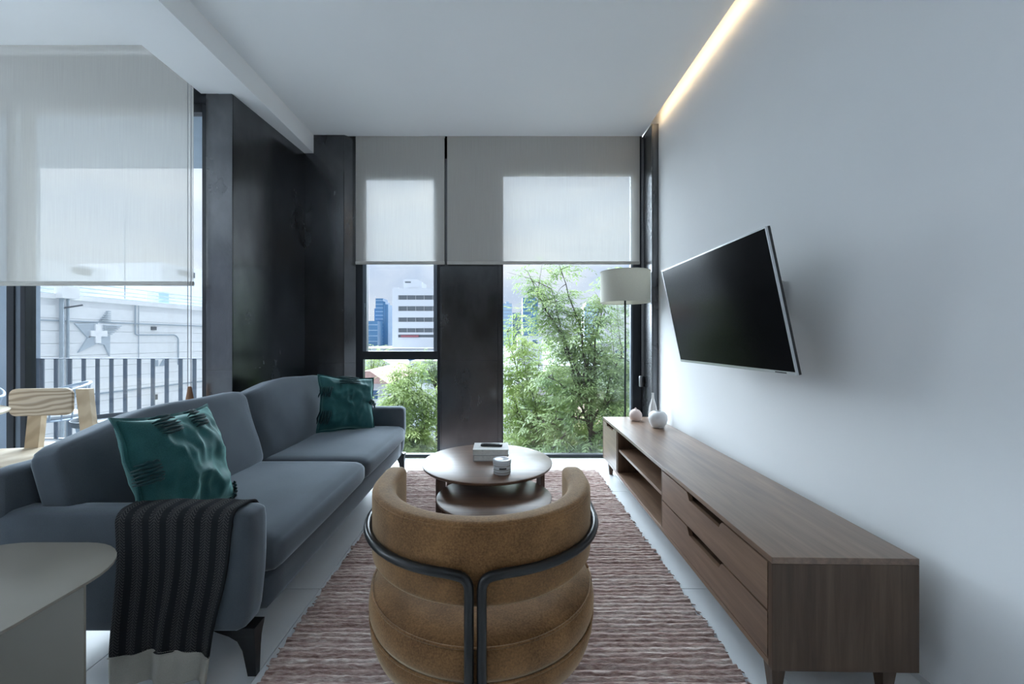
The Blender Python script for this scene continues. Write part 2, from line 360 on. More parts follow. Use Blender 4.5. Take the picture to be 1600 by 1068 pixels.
# black steel clad piers; each panel is a piece
def pier(name, label, core, panels):
    o_ = struct(MB().box(*core).build(name, 'black_steel', None), label)
    for p in panels: MB().box(*p).build('steel_panel', 'black_steel', o_, bevel=.0015)
    return o_
SM = .925
wc = struct(MB().prism([(-2.135, 2.938), (-1.953, 2.938), (-1.888, 3.86), (-2.135, 3.86)], 2, 0, 2.918).build('wall_corner', 'black_steel', None), 'black steel clad corner pier beside the sofa')
for a, b2 in ((0, SM), (SM+.004, 2.917)):
    MB().box(-2.135, -1.946, 2.930, 2.938, a, b2).build('steel_panel', 'black_steel', wc, bevel=.0015)
    MB().prism([(-1.953, 2.9385), (-1.945, 2.9385), (-1.879, 3.868), (-1.888, 3.868)], 2, a, b2).build('steel_panel', 'black_steel', wc)
o_ = struct(MB().prism([(-2.13, 3.878), (-1.515, 3.878), (-1.430, 3.955), (-1.430, 4.10), (-2.13, 4.10)], 2, 0, 3.34).build('wall_recess', 'black_steel', None), 'black steel clad wall in the corner next to the window')
MB().box(-1.880, -1.511, 3.870, 3.878, 0, SM).build('steel_panel', 'black_steel', o_, bevel=.0015)
MB().prism([(-1.880, SM+.004), (-1.511, SM+.004), (-1.511, 3.0945), (-1.794, 3.0945), (-1.794, 2.917), (-1.880, 2.917)], 1, 3.870, 3.878).build('steel_panel', 'black_steel', o_)
for a, b2 in ((0, SM), (SM+.004, 3.094)):
    MB().prism([(-1.510, 3.870), (-1.505, 3.868), (-1.421, 3.944), (-1.427, 3.952)], 2, a, b2).build('steel_panel', 'black_steel', o_)
pier('wall_middle', 'black steel clad column between the two tall windows', (-.606, -.004, 3.955, 4.10, 0, 3.34),
     [(-.590, -.045, 3.940, 3.955, 0, SM+.02), (-.590, -.045, 3.940, 3.955, SM+.024, 2.9), (-.603, -.592, 3.948, 3.955, 0, 2.9), (-.043, -.008, 3.948, 3.955, 0, 2.9)])
pier('wall_pier', 'narrow black steel pier between right window and white wall', (1.356, 1.409, 3.674, 4.10, 0, 3.094),
     [(1.347, 1.355, 3.668, 3.955, 0, SM), (1.347, 1.355, 3.668, 3.955, SM+.004, 3.094), (1.3565, 1.409, 3.668, 3.674, 0, 3.094)])
struct(box('wall_back', 'frame_black', None, -1.43, 1.356, 3.955, 4.10, 2.79, 3.35), 'dark lintel above the tall windows')
struct(box('wall_lintel', 'frame_black', None, LX, -2.135, 2.94, 3.06, 2.86, 3.35), 'dark lintel above the terrace glazing')

def window(name, label, x0, x1, z0, z1, yf, fr, panes, depth=.06, bars=()):
    # frame members around x0..x1; panes: (xa, xb, za, zb)
    e = struct(thing(name, label, 'window', ((x0+x1)/2, yf, z0)), label)
    cx = (x0+x1)/2
    def B(nm, mt, a, b_, c, d, e_, f_): return box(nm, mt, e, a-cx, b_-cx, c-yf, d-yf, e_-z0, f_-z0, bevel=.002 if mt != 'glass' else 0)
    B('frame_jamb', 'frame_black', x0, x0+fr[0], yf, yf+depth, z0, z1); B('frame_jamb', 'frame_black', x1-fr[1], x1, yf, yf+depth, z0, z1)
    B('frame_rail', 'frame_black', x0+fr[0], x1-fr[1], yf, yf+depth, z0, z0+fr[2]); B('frame_rail', 'frame_black', x0+fr[0], x1-fr[1], yf, yf+depth, z1-fr[3], z1)
    for bb in bars: B('frame_bar', bb[0], bb[1], bb[2], yf+bb[5], yf+bb[6], bb[3], bb[4])
    for p in panes: B('pane', 'glass', p[0], p[1], yf+.028, yf+.034, p[2], p[3])
    return e
w1 = window('window_1', 'tall narrow window with opening casement above a fixed pane', -1.43, -.606, 0, 2.79, 3.957, (.075, .028, .032, .04),
       [(-1.355, -.634, .032, .955), (-1.300, -.668, 1.035, 2.72)],
       bars=[('frame_black', -1.355, -.634, .955, 1.035, 0, .06), ('frame_grey', -1.355, -1.318, 1.036, 2.75, -.012, .05), ('frame_grey', -.668, -.634, 1.036, 2.75, -.012, .05), ('frame_grey', -1.318, -.668, 2.715, 2.75, -.012, .05)])
MB().box(-.012, .012, -.03, -.012, 1.46, 1.50).box(-.008, .008, -.045, -.03, 1.38, 1.50).build('handle', 'frame_grey', w1, bevel=.003, loc=(-.318, 0, 0))
window('window_2', 'wide floor to ceiling window looking onto the trees', -.004, 1.356, 0, 2.79, 3.957, (.012, .085, .032, .03), [(.008, 1.271, .032, 2.76)],
       bars=[('frame_grey', 1.252, 1.2705, .033, 2.76, .008, .05)])
window('window_3', 'sliding terrace glazing behind the dining chair', LX+.001, -2.137, 0, 2.86, 2.955, (.05, .045, .03, .06),
       [(-3.455, -2.182, .03, 2.80), (LX+.05, -3.592, .03, 2.80)],
       bars=[('frame_black', -3.592, -3.540, .03, 2.80, -.01, .06), ('frame_grey', -3.540, -3.492, .03, 2.80, .0, .05), ('frame_black', -3.492, -3.455, .03, 2.80, -.01, .06)])
w5 = struct(thing('fill_window', 'wide unseen window added in the dining side wall for light', 'window', (LX-.1, -.5, .30)), 'wide unseen window added in the dining side wall for light')  # window added in the unseen side wall to let in more light
for a, b_, c, d in ((-2.1, -2.05, 0, 2.55), (2.05, 2.1, 0, 2.55), (-2.05, 2.05, 0, .05), (-2.05, 2.05, 2.5, 2.55), (-.025, .025, .05, 2.5)): MB().box(0, .06, a, b_, c, d).build('frame_bar', 'frame_black', w5)
for a, b_ in ((-2.05, -.025), (.025, 2.05)): MB().box(.027, .033, a, b_, .05, 2.5).build('pane', 'glass', w5)

# LED strip in the slot between ceiling edge and wall
led = MB().box(1.312, 1.3335, BY+.1, 3.62, CZ+.0085, CZ+.028).build('led_strip', 'led_warm', None)
tag(led, 'warm glowing LED strip in the ceiling slot along the right wall', 'light strip')

# uplighter floor lamp, added out of view to brighten the room
def fill(label, loc, power):
    e = thing('fill_lamp', label, 'lamp', loc, group=None)
    MB().lathe([(.001, 0), (.14, 0), (.14, .015), (.02, .03), (.001, .03)], 32).build('base', 'lamp_metal', e, smooth=True)
    MB().tube([(0, 0, .02), (0, 0, 1.80)], .012, 10).build('pole', 'lamp_metal', e, smooth='all')
    MB().rings([[(r_*math.cos(2*PI*j/40), r_*math.sin(2*PI*j/40), z_) for j in range(40)] for r_, z_ in ((.02, 1.80), (.17, 1.86), (.21, 1.93), (.206, 1.93), (.166, 1.866), (.02, 1.81))], cap=False).build('bowl', 'silver', e, smooth=True)
    l_ = bpy.data.lights.new('bulb', 'AREA'); l_.shape = 'DISK'; l_.size = .34; l_.energy = power; l_.color = (.80, .91, 1.0)
    o_ = bpy.data.objects.new('bulb', l_); col.objects.link(o_); o_.parent = e; o_.location = (0, 0, 1.90); o_.rotation_euler = (PI, 0, 0)
fill('tall uplighter lamp added out of view by the dining side wall', (-4.7, .2, 0), 34)

# ================================================================== ROLLER BLINDS
def blind(label, x0, x1, y_, zb, zt, chain=None, roller=True):
    e = thing('roller_blind', label, 'blind', ((x0+x1)/2, y_, zb), group='roller blinds at the windows'); hw = (x1-x0)/2; h = zt-zb
    MB().box(-hw, hw, 0, .0012, .02, h).build('blind_fabric', 'blind_cloth', e)
    MB().rings([[(sx_*hw, .0006+.009*math.cos(t), .012+.016*math.sin(t)) for t in [2*PI*k/12 for k in range(12)]] for sx_ in (-1, 1)]).build('bottom_rail', 'frame_grey' if chain == 'x' else 'blind_rail', e, smooth=True)
    if roller: MB().rings([[(sx_*hw, .032+.026*math.cos(t), h-.03+.026*math.sin(t)) for t in [2*PI*k/16 for k in range(16)]] for sx_ in (-1, 1)]).build('roller_tube', 'silver', e, smooth=True)
    return e
plain('blind_rail', (.52, .51, .48), .5)
blind('pale roller blind lowered over the narrow casement window', -1.408, -.556, 3.905, 1.872, CZ+.06)
blind('wide pale roller blind lowered over window and column beside it', -.530, 1.318, 3.905, 1.872, CZ+.06)
bl = blind('large pale roller blind in front of the terrace glazing', -3.54, -2.172, 2.86, 1.530, 3.218)
# pull chain with wooden weight on the terrace blind
ch = thing('pull_chain', 'bead chain with wooden weight hanging beside terrace blind', 'chain', (-2.178, 2.84, .70))
MB().tube([(0.004, 0, .12), (.004, 0, 2.45)], .0022, 6).build('chain', 'chain_metal', ch); MB().tube([(-.022, .004, .12), (-.022, .004, 2.45)], .0022, 6).build('chain', 'chain_metal', ch)
MB().lathe([(.004, .125), (.012, .12), (.016, .085), (.024, .03), (.022, .012), (.012, 0), (.001, 0)], 12, (-.005, 0, 0)).build('wooden_weight', 'clay_wood', ch, smooth=True)
ch = thing('pull_chain', 'thin bead chain with grey weight hanging on the right pier', 'chain', (1.325, 3.86, .70))
MB().tube([(0, 0, .10), (0, 0, 2.38)], .0022, 6).build('chain', 'chain_metal', ch); MB().tube([(.016, .01, .10), (.016, .01, 2.38)], .0022, 6).build('chain', 'chain_metal', ch)
MB().soft((.030, .026, .105), .008, 4, (-.012, 0, .053)).build('weight', 'chain_metal', ch, smooth=True); MB().soft((.022, .03, .10), .006, 4, (.013, .012, .053)).build('weight_holder', 'plastic_black', ch, smooth=True)

# ================================================================== RUG
rug = thing('area_rug', 'brown and cream chunky woven rug under the coffee tables', 'rug', (.002, 2.38, 0))
random.seed(4); RW = .818; RL = 1.175; NR = 92; NX = 64; mb = MB()
prof = [0, .55, .9, 1, .9, .55]; rows = []
for i in range(NR):
    amp = random.uniform(.75, 1.2); ph = random.uniform(0, 6); ex = (random.gauss(0, .006), random.gauss(0, .006))
    for k, q in enumerate(prof): rows.append((-RL+2*RL*(i+k/6)/NR, q*amp, ph, ex))
k0 = []
for (yy, q, ph, ex) in rows:
    ring = []
    for j in range(NX+1):
        t = j/NX; xx = -RW-ex[0]+(2*RW+ex[0]+ex[1])*t
        ring.append((xx, yy+.0035*math.sin(xx*9+ph)+.002*math.sin(xx*31+ph*2), .004+.0085*q*(1+.22*math.sin(xx*60+ph*3)+.12*math.sin(xx*137+ph))))
    k0.append(ring)
mb.rings(k0, cap=False, close=False); mb.build('woven_field', 'rug_wool', rug, smooth='all')
MB().box(-RW+.01, RW-.01, -RL, RL, .0, .0045).build('backing', 'rug_wool', rug)
fr = MB()
for i in range(150):
    yy = random.uniform(-RL+.02, RL-.02); s_ = random.choice((-1, 1)); x_ = s_*(RW-.004)
    fr.tube([(x_, yy, .006), (x_+s_*random.uniform(.006, .02), yy+random.uniform(-.012, .012), .004)], [.0035, .0015], 5)
fr = fr.build('loose_yarn', 'rug_wool', rug); fr['kind'] = 'stuff'

# ================================================================== SOFA
SX, SY = -1.29, 2.4475   # centre on plan; front face at x=-0.83, 1.345..3.55 in y
sofa = thing('sofa', 'long charcoal grey fabric sofa with slim arms and metal legs', 'sofa', (SX, SY, 0))
HL = 1.1025; FX = .46; BX = -.46
def bulge(ax, amt, h):
    def fn(p, q):
        a, b_ = [i for i in range(3) if i != ax]
        p = p.copy(); p[ax] += math.copysign(amt, q[ax])*(1-q[a]**2)*(1-q[b_]**2)*abs(q[ax]); return p
    return fn
# base rail under the cushions
MB().soft((.80, 2*HL-.24, .125), .02, 6, (.045, 0, .2325)).build('base', 'sofa_fabric', sofa, smooth='all')
def armfn(p, q):
    p = p.copy()
    if q.z < 0: p.x -= .022*(-q.z)*(q.x > 0)*q.x
    return p
for s_ in (-1, 1):
    MB().soft((.91, .12, .405), .036, 8, (0, s_*(HL-.06), .3725), armfn).build('arm', 'sofa_back_fabric' if 0 else 'sofa_fabric', sofa, smooth='all')
MB().soft((.12, 2*HL, .54), .04, 8, (BX+.045, 0, .44)).build('back_frame', 'sofa_fabric', sofa, smooth='all')
for s_ in (-1, 1):
    def seatfn(p, q, s_=s_):
        p = p.copy()
        if q.z > 0: p.z += .016*(1-q.x**2)*(1-q.y**2)*q.z - .010*max(0, q.x)**6*q.z
        p.x += .010*(1-q.y**2)*max(0, q.x)*(1-q.z**2)
        return p
    MB().soft((.74, HL-.128, .135), .045, 12, (.105, s_*(HL-.12)/2, .3625), seatfn).build('seat_cushion', 'sofa_fabric', sofa, smooth='all')
for s_ in (-1, 1):
    random.seed(10+s_)
    ph = random.uniform(0, 6)
    def backfn(p, q, ph=ph):
        p = p.copy(); w_ = (1-q.y**2)*(1-q.z**2)
        p.x += math.copysign(.030, q.x)*w_*abs(q.x)
        p.z += .035*(1-q.y**2)*max(0, q.z)**2 - .02*abs(q.y)**4*max(0, q.z)
        p.x += (.006*math.sin(p.y*9+ph)*math.sin(p.z*7+ph)+.003*math.sin(p.y*27+p.z*19+ph))*(q.x > 0); p.z += .007*math.sin(p.y*11+ph)*max(0, q.z)**3
        p.x -= .025*abs(q.y)**5*q.x
        return p
    MB().soft((.185, 1.06, .45), .045, 14, (0, 0, 0), backfn).build('back_cushion', 'sofa_fabric', sofa, smooth='all', loc=(-.255, s_*.515, .612-(.022 if s_ < 0 else 0)), rot=(R(2.6) if s_ < 0 else 0, R(-13), 0))
# legs: flared metal blades at the corners
for sx_ in (-1, 1):
    for sy_ in (-1, 1):
        x_ = FX-.04 if sx_ > 0 else BX+.05; y_ = sy_*(HL-.055); mb = MB()
        rings = []
        for z_, hw, hd in ((.176, .078, .030), (.160, .062, .028), (.145, .044, .024), (.125, .030, .020), (.09, .022, .016), (.0, .014, .011)):
            cxs = -sx_*(hw-.03)*.9
            rings.append([(x_+cxs+a*hw, y_+b_*hd, z_) for a, b_ in ((-1, -1), (1, -1), (1, 1), (-1, 1))])
        mb.rings(rings).build('leg', 'dark_metal', sofa, smooth=True)

# ---- scatter cushions
def pillow(label, loc, normal, roll, size, seed, ties):
    random.seed(seed)
    e = thing('throw_pillow', label, 'pillow', loc, group='teal velvet pillows on the sofa')
    n_ = Vector(normal).normalized(); right = Vector((0,0,1)).cross(n_).normalized(); up = n_.cross(right)
    mt = Matrix((right, up, n_)).transposed(); e.rotation_euler = (mt @ Matrix.Rotation(R(roll), 3, 'Z')).to_euler()
    h = size/2; N = 48; ph = [random.uniform(0, 6.28) for _ in range(8)]
    def pt(u, v, side):
        e4 = (1-u**4)*(1-v**4); t = .105*max(0, (1-u*u)*(1-v*v))**.42
        x_ = h*u*(1-.085*(1-v*v))+.010*mnoise.noise(Vector((v*2, u*2, ph[6]))); y_ = h*v*(1-.085*(1-u*u))+.010*mnoise.noise(Vector((u*2, v*2, ph[7])))
        # creases radiating from the gathered edges
        q1 = Vector((u*1.5+v*.9+ph[0]*3, v*2.3-u*.5, ph[1])); q2 = Vector((u*4.2+ph[2], v*2.2+u*1.5, ph[3]*2)); q3 = Vector((u*3, v*8.5, ph[4]))
        wr = .020*(1-2.2*abs(mnoise.noise(q1)))+.012*(1-2*abs(mnoise.noise(q2)))*(.4+.6*abs(v))+.006*mnoise.noise(q3)*abs(u)-.014
        return (x_, y_, side*(t+wr*e4)+.0)
    mb = MB(); k = len(mb.v)
    for side in (1, -1):
        g = [[pt(-1+2*i/N, -1+2*j/N, side) for i in range(N+1)] for j in range(N+1)]
        mb.rings(g, cap=False, close=False)
    cov = mb.build('cover', 'velvet_teal', e, smooth='all')
    bm = bmesh.new(); bm.from_mesh(cov.data); bmesh.ops.remove_doubles(bm, verts=bm.verts[:], dist=.0004); bmesh.ops.recalc_face_normals(bm, faces=bm.faces[:]); bm.to_mesh(cov.data); bm.free()
    cov.data.polygons.foreach_set('use_smooth', [True]*len(cov.data.polygons))
    # flat flange round the edge
    fl_ = []
    for side in (1, -1):
        pass
    pts = []
    for a, b_ in (((-1, -1), (1, -1)), ((1, -1), (1, 1)), ((1, 1), (-1, 1)), ((-1, 1), (-1, -1))):
        for i in range(14):
            t = i/14; pts.append((a[0]+(b_[0]-a[0])*t, a[1]+(b_[1]-a[1])*t))
    rings = []
    for f_ in (.965, 1.0, 1.055):
        rings.append([(pt(u*1, v*1, 1)[0]*f_, pt(u, v, 1)[1]*f_, .004*math.sin(i*1.3+ph[5])*(f_ > 1)) for i, (u, v) in enumerate(pts)])
    mb = MB(); mb.rings([[(x, y, z+.003) for x, y, z in r_] for r_ in rings], cap=False); mb.rings([[(x, y, z-.003) for x, y, z in r_] for r_ in rings], cap=False)
    mb.rings([[(x, y, z+.003) for x, y, z in rings[-1]], [(x, y, z-.003) for x, y, z in rings[-1]]], cap=False)
    mb.build('flange', 'velvet_teal', e, smooth='all')
    # gathered ties: a handful of velvet strips pulled through the cover
    for (u, v, ang, ln) in ties:
        x_, y_, z_ = pt(u, v, 1); mb = MB()
        for k in range(6):
            o2 = (k-2.5)*.013; dx, dy = math.cos(R(ang)), math.sin(R(ang)); px, py = -dy, dx; pts_ = []
            for i in range(6):
                t = i/5-.5; a = x_+dx*ln*t+px*(o2+random.gauss(0, .002)); b_ = y_+dy*ln*t+py*(o2+random.gauss(0, .002))
                zz = pt(max(-1, min(1, a/h)), max(-1, min(1, b_/h)), 1)[2]
                pts_.append((a, b_, zz+.006+.006*math.cos(t*PI)))
            mb.tube(pts_, [.002, .005, .006, .006, .005, .002], 6)
        mb.build('tie', 'teal_dark', e, smooth='all')
    return e
pillow('teal velvet pillow leaning near the folded throw', (-1.285, 1.625, .655), (1.0, -.02, .34), -3, .425, 3,
       [(-.45, .78, 5, .085), (.25, .82, 5, .085), (-.96, .0, -6, .055), (.98, -.9, -20, .06)])
pillow('teal velvet pillow against the far sofa arm', (-1.235, 3.235, .640), (.60, -.74, .30), -6, .425, 8,
       [(.0, .93, 0, .16), (-.93, -.55, 80, .10), (-.93, .35, 80, .08), (.98, .0, 70, .05)])

# ---- throw over the near arm (uv in metres along the cloth)
def cloth(name, mat, parent, s0, s1, ns):
    # profile path over the arm in (y, z): inside of the arm, over the top, down the outer side
    yo, yi, top = 1.345-.010, 1.465+.010, .575+.010; rr = .040
    path = [(yi, .455), (yi, top-rr)]+[(yi-rr+rr*math.cos(a), top-rr+rr*math.sin(a)) for a in [PI/2*k/8 for k in range(1, 9)]]
    path += [(yo+rr, top)]+[(yo+rr-rr*math.sin(a), top-rr+rr*math.cos(a)) for a in [PI/2*k/8 for k in range(1, 9)]]+[(yo, .40), (yo-.004, .2), (yo-.006, .03)]
    Ls = [0]
    for a, b_ in zip(path, path[1:]): Ls.append(Ls[-1]+math.dist(a, b_))
    tot = Ls[-1]
    def at(s_):
        s_ = max(0, min(tot, s_))
        for i in range(len(path)-1):
            if s_ <= Ls[i+1]+1e-9:
                t = (s_-Ls[i])/max(1e-9, Ls[i+1]-Ls[i]); return (path[i][0]+(path[i+1][0]-path[i][0])*t, path[i][1]+(path[i+1][1]-path[i][1])*t)
        return path[-1]
    nu = 60; g = []; uvs = []
    for i in range(ns+1):
        row = []
        for j in range(nu+1):
            u = j/nu
            wob = .012*math.sin(u*7+1.0) if (mat == 'throw_herringbone') == (i == ns) or (mat != 'throw_herringbone' and i == 0) else 0
            se = s0+(s1-s0)*i/ns
            if mat == 'throw_herringbone': se += wob*(i == ns)
            else: se += wob*(i == 0)
            y_, z_ = at(se*tot); q = max(0, (se*tot-.28)/.5)
            xl = -1.272+.010*q-.006*math.sin(se*9); xr = -.885-.075*min(1, max(0, q))*1.0+.004*math.sin(se*14)
            x_ = xl+(xr-xl)*u
            y_ -= .0+max(0, q)*(.010+.010*math.sin(u*13+.6)+.007*math.sin(u*25+q*2)); z_ += .002*math.sin(u*17+se*11)*(q <= 0)
            row.append(Vector((x_, y_, z_))); uvs.append((u*.39, se*tot))
        g.append(row)
    N_ = []
    for i in range(ns+1):
        for j in range(nu+1):
            a = g[min(i+1, ns)][j]-g[max(i-1, 0)][j]; b_ = g[i][min(j+1, nu)]-g[i][max(j-1, 0)]; nn = a.cross(b_); N_.append(nn.normalized() if nn.length > 0 else Vector((0, -1, 0)))
    flat = [p for r_ in g for p in r_]; W_ = nu+1; K = len(flat)
    vs2 = [tuple(p) for p in flat]+[tuple(p-nn*.007) for p, nn in zip(flat, N_)]; fs = []
    # make sure offset goes outwards (away from the arm)
    for i in range(ns):
        for j in range(nu):
            a = i*W_+j; fs += [(a, a+1, a+1+W_, a+W_), (K+a, K+a+W_, K+a+1+W_, K+a+1)]
    for j in range(nu):
        for a in (j, ns*W_+j): fs.append((a, a+1, K+a+1, K+a))
    for i in range(ns):
        for a in (i*W_, i*W_+nu): fs.append((a, a+W_, K+a+W_, K+a))
    mb = MB(); mb.add(vs2, fs); o_ = mb.build(name, mat, parent, smooth='all')
    uvl = o_.data.uv_layers.new(name='UVMap'); uu = uvs+uvs
    for lp in o_.data.loops: uvl.data[lp.index].uv = uu[lp.vertex_index]
    return o_
tb = thing('throw_blanket', 'black and grey herringbone throw with cream end draped over sofa arm', 'blanket', (0, 0, 0))
cloth('woven_body', 'throw_herringbone', tb, 0, .872, 90); cloth('cream_band', 'cream_wool', tb, .870, .995, 14)

# ================================================================== SIDE TABLE
st = thing('side_table', 'greige metal side table with rounded top in the near corner', 'table', (-1.36, 1.0, 0))
pl_ = [(x, y) for x, y in rrect(-.30, .272, -.30, .265, .20, 10)]
# slightly bulged rounded-square plate
pl_ = [(x*(1+.03*(1-min(1, abs(y)/.3)**2)), y*(1+.03*(1-min(1, abs(x)/.3)**2)) if y < 0 else y) for x, y in pl_]
MB().prism(pl_, 2, .512, .520).build('table_top', 'greige_metal', st, smooth=True, bevel=.0015)
cv = [(.268-.0, .075)]+[]
outer = [(.265, .07), (.10, .075), (-.08, .075), (-.20, .05), (-.26, -.03), (-.27, -.15)]
MB().prism(outer+[(x-.0, y-.006) for x, y in reversed(outer)], 2, .004, .512).build('panel_leg', 'greige_metal', st)
MB().prism([(x*.9, y*.9) for x, y in pl_], 2, 0, .005).build('base_plate', 'greige_metal', st, smooth=True)

# ================================================================== ARMCHAIR
ac = thing('armchair', 'tan velvet barrel armchair with black tube frame seen from behind', 'armchair', (-.063, 1.300, .012)); ac.scale = (1.03, 1.03, 1.0)
RC = .294
def upath(r, ext, n_=40):
    return [(-r, ext)]+[(-r, ext*k/4) for k in (3, 2, 1)]+[(r*math.cos(a), r*math.sin(a)) for a in [PI+PI*k/n_ for k in range(n_+1)]]+[(r, ext*k/4) for k in (1, 2, 3)]+[(r, ext)]
def band(name, mat, z0, z1, t, ext, rnd):
    P = upath(RC, ext); Q = [Vector((x, y, 0)) for x, y in P]; rings = []
    # extra rings to round off both arm ends
    seq = []
    for k in range(6, 0, -1): seq.append((Q[0]+Vector((0, .055*math.sin(k/6*PI/2), 0)), Vector((0, -1, 0)), max(.03, math.cos(k/6*PI/2))))
    for i, q in enumerate(Q):
        tg = (Q[min(i+1, len(Q)-1)]-Q[max(i-1, 0)]).normalized(); seq.append((q, tg, 1.0))
    for k in range(1, 7): seq.append((Q[-1]+Vector((0, .055*math.sin(k/6*PI/2), 0)), Vector((0, 1, 0)), max(.03, math.cos(k/6*PI/2))))
    zc = (z0+z1)/2; hh = (z1-z0)/2
    for q, tg, sc in seq:
        nr = Vector((tg.y, -tg.x, 0)); hs = 1-(1-sc)*.62; ts = sc
        sec = rrect(-t/2*ts, t/2*ts, -hh*hs, hh*hs, max(.0008, min(rnd*ts, hh*hs*.9, t/2*ts*.95)), 5)
        rings.append([q+nr*a+Vector((0, 0, zc+b_*1.0)) for a, b_ in sec])
    return MB().rings(rings).build(name, mat, ac, smooth='all')
band('backrest', 'velvet_tan', .496, .698, .066, .095, .020)
for zz, nm in ((.687, 'piping'),):
    P = upath(RC+.0285, .095); MB().tube([(x, y, zz) for x, y in P]+[(RC+.02, .13, zz-.02)], .0040, 8).build(nm, 'velvet_tan', ac, smooth='all')
SR = .338
def disc(r): return [(r*(1 if y < 0 else 1), y) for y in ()]
def seatlathe(name, prof): return MB().lathe(prof, 72, (0, .005, -.028)).build(name, 'velvet_tan', ac, smooth='all')
seatlathe('seat_cushion', [(.001, .462), (.10, .461), (.20, .456), (.27, .448), (.315, .438), (.328, .428), (.336, .405), (.338, .385), (.336, .365), (.331, .352), (.30, .350), (.001, .350)])
seatlathe('seat_base', [(.001, .351), (.326, .350), (.334, .335), (.333, .31), (.322, .275), (.30, .255), (.001, .252)])
MB().tube([(.329*math.cos(a), .005+.329*math.sin(a), .403) for a in [2*PI*k/72 for k in range(73)]], .0035, 8).build('piping', 'velvet_tan', ac, smooth='all')
MB().tube([(.334*math.cos(a), .005+.334*math.sin(a), .321) for a in [2*PI*k/72 for k in range(73)]], .0035, 8).build('piping', 'velvet_tan', ac, smooth='all')
TR_ = RC+.033+.0115
for s_ in (-1, 1):
    # front leg, level rail hugging the backrest, then down at the back to the floor
    a_end = R(78)
    pts = [(s_*.300, .15, .0), (s_*.318, .16, .30), (s_*(TR_+.004), .155, .52), (s_*(TR_+.002), .10, .594), (s_*TR_, 0, .588)]
    for k in range(1, 15):
        a = a_end*k/14; pts.append((s_*TR_*math.cos(a), -TR_*math.sin(a), .588))
    front = fillet(pts[:5], .06, 5); pts = front+[Vector(p) for p in pts[5:]]
    pl0 = pts[-1]
    tail = fillet([pl0, (s_*.0145, -TR_-.004, .582), (s_*.0145, -TR_-.004, .30), (s_*.0145, -TR_-.004, .0)], .075, 8)
    pts = pts+tail[1:]
    MB().tube(pts, .0115, 12).build('frame_tube', 'black_tube', ac, smooth='all')
MB().tube([(-.300, .15, .216), (.300, .15, .216)], .010, 10).tube([(0, -TR_-.004, .214), (0, .15, .214)], .010, 10).build('under_rail', 'black_tube', ac, smooth='all')

# ================================================================== COFFEE TABLES
def ctable(label, cx, cy, r, h, legs, rz=0):
    e = thing('coffee_table', label, 'table', (cx, cy, .013), rz, 'nested round coffee tables'); h -= .013
    MB().lathe([(.001, h), (r-.004, h), (r, h-.003), (r-.002, h-.012), (r-.012, h-.020), (.001, h-.020)], 96).build('table_top', 'walnut_table', e, smooth=True)
    for (x, y, a) in legs:
        MB().prism(rrect(-.034, .034, -.012, .012, .005, 3), 2, 0, h-.019).build('leg', 'walnut_leg', e, loc=(x, y, 0), rot=(0, 0, a))
    MB().box(-.22, .22, -.012, .012, h-.055, h-.0195).build('apron', 'walnut_leg', e)
    return e
big = ctable('larger round walnut coffee table with books on it', -.09, 2.455, .388, .42, [(-.262, -.13, R(60)), (.312, -.09, R(-70)), (-.24, .20, R(-30)), (.24, .20, R(30))])
low = ctable('smaller lower round walnut coffee table nested in front', -.043, 2.145, .302, .33, [(-.235, -.06, R(10)), (.235, -.06, R(-10)), (0, .24, R(90))])
TT = .4205
def book(label, x, y, z, w_, d, t, mat, rz):
    e = thing('book', label, 'book', (x, y, z), rz, 'books on the coffee table')
    MB().box(-w_/2, w_/2, -d/2, d/2, 0, .003).box(-w_/2, w_/2, -d/2, d/2, t-.003, t).box(-w_/2, -w_/2+.004, -d/2, d/2, .003, t-.003).build('cover', mat, e)
    MB().box(-w_/2+.004, w_/2-.004, -d/2+.004, d/2-.004, .003, t-.003).build('pages', 'paper', e)
MB_b = book('grey lower book of the stack on coffee table', -.070, 2.520, TT, .215, .165, .036, 'book_grey', R(2))
book('white upper book of the stack on coffee table', -.070, 2.522, TT+.0362, .215, .165, .032, 'book_white', R(0))
rm = thing('remote_control', 'slim black remote on top of the white book', 'remote', (-.067, 2.525, TT+.0685), R(-4))
MB().soft((.135, .036, .014), .006, 4, (0, 0, .007)).build('body', 'plastic_black', rm, smooth='all')
MB().box(-.05, .05, -.010, .010, .0138, .0152).build('buttons', 'dark_metal', rm)
jr = thing('candle_tin', 'white round lidded tin with dark bands on coffee table', 'tin', (-.002, 2.222, TT))
MB().lathe([(.001, 0), (.044, 0), (.047, .004), (.0475, .052), (.046, .055), (.001, .055)], 48).build('body', 'tin_white', jr, smooth=True)
MB().lathe([(.001, .0555), (.048, .0555), (.0495, .058), (.0495, .074), (.047, .078), (.040, .0785), (.038, .077), (.001, .077)], 48).build('lid', 'tin_white', jr, smooth=True)
for z_ in (.012, .026, .046): MB().lathe([(.0470, z_), (.0486, z_), (.0486, z_+.004), (.0470, z_+.004)], 48).build('band', 'tin_stripe', jr, smooth=True)
MB().rings([[(.0482*math.sin(a), -.0482*math.cos(a), z_) for a in [R(-18+4*k) for k in range(13)]] for z_ in (.032, .041)], cap=False, close=False).build('printed_label', 'tin_label', jr)

